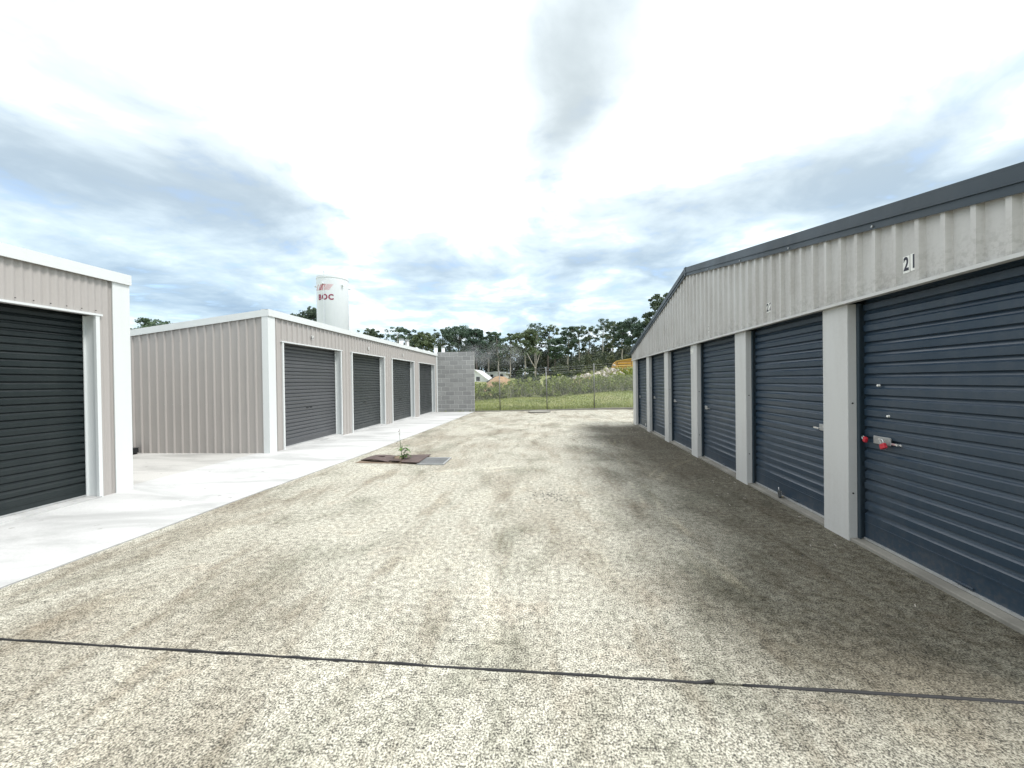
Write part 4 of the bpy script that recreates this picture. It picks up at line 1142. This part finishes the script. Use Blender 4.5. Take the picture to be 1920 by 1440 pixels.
# two dark glossy bushes and a lighter one
def bush(name, label, x, y, r, h, mat, n, seed, size=.28):
    rs = np.random.RandomState(seed); z0 = tz(x, y)
    t = thing(name, label, 'bush', (x, y, z0))
    st = MB()
    cs, rr, cn = [], [], []
    for i in range(n):
        a = rs.uniform(0, 6.28); q = math.sqrt(rs.uniform(0, 1)); zz = h * rs.uniform(.12, 1) * math.sqrt(max(.05, 1 - .85 * q * q))
        p = (r * q * math.cos(a), r * q * math.sin(a) * .8, zz); cs.append(p); rr.append(r * rs.uniform(.16, .28)); cn.append(46)
        if i % 4 == 0: st.tube([(0, 0, 0), (p[0] * .4, p[1] * .4, zz * .5), p], [.04, .025, .008], 5)
    st.build('stem', M['bark2'], t)
    v, f, tone = leaf_cloud(cs, rr, cn, size, rs, .8, .25, .8)
    link('crown', cloud_mesh('crown', v, f, tone, mat), t)
    return t
bush('round_bush', 'large dark rounded bush behind the orange soil mound', -1.75, 52, 1.95, 2.75, M['darkleaf'], 60, 31)
bush('round_bush', 'dark rounded bush right of the second fence post', 2.75, 50, 1.75, 2.2, M['darkleaf'], 50, 32)
bush('leafy_bush', 'bright green leafy bush right of the orange soil mound', -2.6, 45.5, 1.1, 1.7, M['scrub'], 26, 33, .2)
bush('leafy_bush', 'yellow green bush in front of the yellow machine', 9.9, 46.5, 2.3, 0.95, M['scrub'], 60, 34, .2)
# scrub bank behind the mown grass
rs = np.random.RandomState(14); cs, rr, cn = [], [], []
def scrub_h(x): return lerp_tab([(-14, 1.6), (-7, 1.55), (-4, 1.35), (-2, 1.5), (1, 1.75), (4, 1.40), (7, 1.55), (10, 2.1), (16, 2.4)], x)
for i in range(1150):
    x = rs.uniform(-14, 15); y = rs.uniform(33.6, 40.5)
    front = smooth((y - 33.4) / 2.0)
    z = tz(x, y) + rs.uniform(.05, 1) * scrub_h(x) * (0.45 + .55 * front) * rs.uniform(.7, 1.08)
    cs.append((x, y, z)); rr.append(rs.uniform(.18, .42)); cn.append(40)
v, f, tone = leaf_cloud(cs, rr, cn, .20, rs, .9, .22, 1.0)
zrel = (v[::4, 2] - np.array([tz(a, b) for a, b in zip(v[::4, 0], v[::4, 1])])) / 2.0
tone = np.clip(tone * .55 + .45 * np.clip(zrel, 0, 1), 0, 1)      # paler with height above the ground
link('scrub', cloud_mesh('scrub', v, f, tone, M['scrub']), kind='stuff', label='weedy green scrub bank behind the mown grass', category='scrub')
stk = MB(); sg = random.Random(6)
for i in range(450):
    x = sg.uniform(-13, 15); y = sg.uniform(33.3, 36.5); z = tz(x, y); L = scrub_h(x) * sg.uniform(.4, .95)
    a, b = sg.uniform(-.3, .3), sg.uniform(-.2, .2)
    stk.add([(x - .009, y, z), (x + .009, y, z), (x + a * L + .005, y + b * L, z + L), (x + a * L - .005, y + b * L, z + L)], [(0, 1, 2, 3)])
stk.build('scrub_stalks', M['bark'], kind='stuff', label='dry grey stalks through the scrub bank', category='scrub')
# mown grass blades
rs = np.random.RandomState(17); n = 42000
gx = rs.uniform(-9, 13, n); gy = 22.3 + 11.8 * rs.uniform(0, 1, n) ** 1.4
gzv = np.array([tz(a, b) for a, b in zip(gx, gy)])
ok = gy > np.array([fence_y(a) for a in gx]) - .25
gx, gy, gzv = gx[ok], gy[ok], gzv[ok]; n = len(gx)
hgt = rs.uniform(.04, .10, n) * (1 + 1.8 * (gy < 24.2) * rs.uniform(0, 1, n)); ang = rs.uniform(0, 6.28, n); wd_ = rs.uniform(.012, .03, n)
ca, sa = np.cos(ang) * wd_, np.sin(ang) * wd_
lx, ly = rs.normal(0, .4, n) * hgt, rs.normal(0, .4, n) * hgt
v = np.stack([np.stack([gx - ca, gy - sa, gzv - .01], 1), np.stack([gx + ca, gy + sa, gzv - .01], 1), np.stack([gx + lx, gy + ly, gzv + hgt], 1)], 1).reshape(-1, 3)
patch = .5 + .28 * np.sin(gx * 1.1 + gy * .4) * np.sin(gy * .9 + 1) 
link('grass', cloud_mesh('grass', v, np.arange(3 * n).reshape(-1, 3), np.clip(patch + rs.normal(0, .2, n), 0, 1), M['grass']), kind='stuff', label='mown green grass between the fence and the scrub', category='grass')

# ------------------------------------------------------------------ vapour from the gas plant
def vapour_mat():
    m = bpy.data.materials.new('white_vapour'); m.use_nodes = True
    t = NT(m.node_tree); t.n.clear()
    tc = t.add('ShaderNodeTexCoord').outputs['Object']
    n = t.noise(tc, .45, 2, .5, .4)
    L = t.add('ShaderNodeVectorMath', operation='LENGTH')
    t.inp(L.inputs[0], t.vmath('MULTIPLY', tc, (1 / 6.4, 1 / 2.4, 1 / 2.2)))
    fall = t.map(L.outputs['Value'], 1.0, .25)
    d = t.math('MULTIPLY', t.math('MULTIPLY', t.map(n, .44, .70), fall), .15)
    pv = t.add('ShaderNodeVolumePrincipled'); pv.inputs['Color'].default_value = (.97, .98, 1, 1); pv.inputs['Anisotropy'].default_value = .2
    t.l.new(d, pv.inputs['Density'])
    t.l.new(pv.outputs[0], t.add('ShaderNodeOutputMaterial').inputs['Volume'])
    return m
vp = MB(); nlat, nlon = 10, 16; vs = []
for j in range(nlat + 1):
    for i in range(nlon):
        th, ph = math.pi * j / nlat, 2 * math.pi * i / nlon
        vs.append((6.4 * math.sin(th) * math.cos(ph), 2.4 * math.sin(th) * math.sin(ph), 2.2 * math.cos(th)))
vp.add(vs, [(j * nlon + i, j * nlon + (i + 1) % nlon, (j + 1) * nlon + (i + 1) % nlon, (j + 1) * nlon + i) for j in range(nlat) for i in range(nlon)])
vo_ = vp.build('vapour', vapour_mat(), kind='stuff', label='thin white vapour drifting past the trees at the roof end', category='vapour')
vo_.location = (-6.3, 46.0, 5.0); vo_.rotation_euler = (0, rad(10), 0)
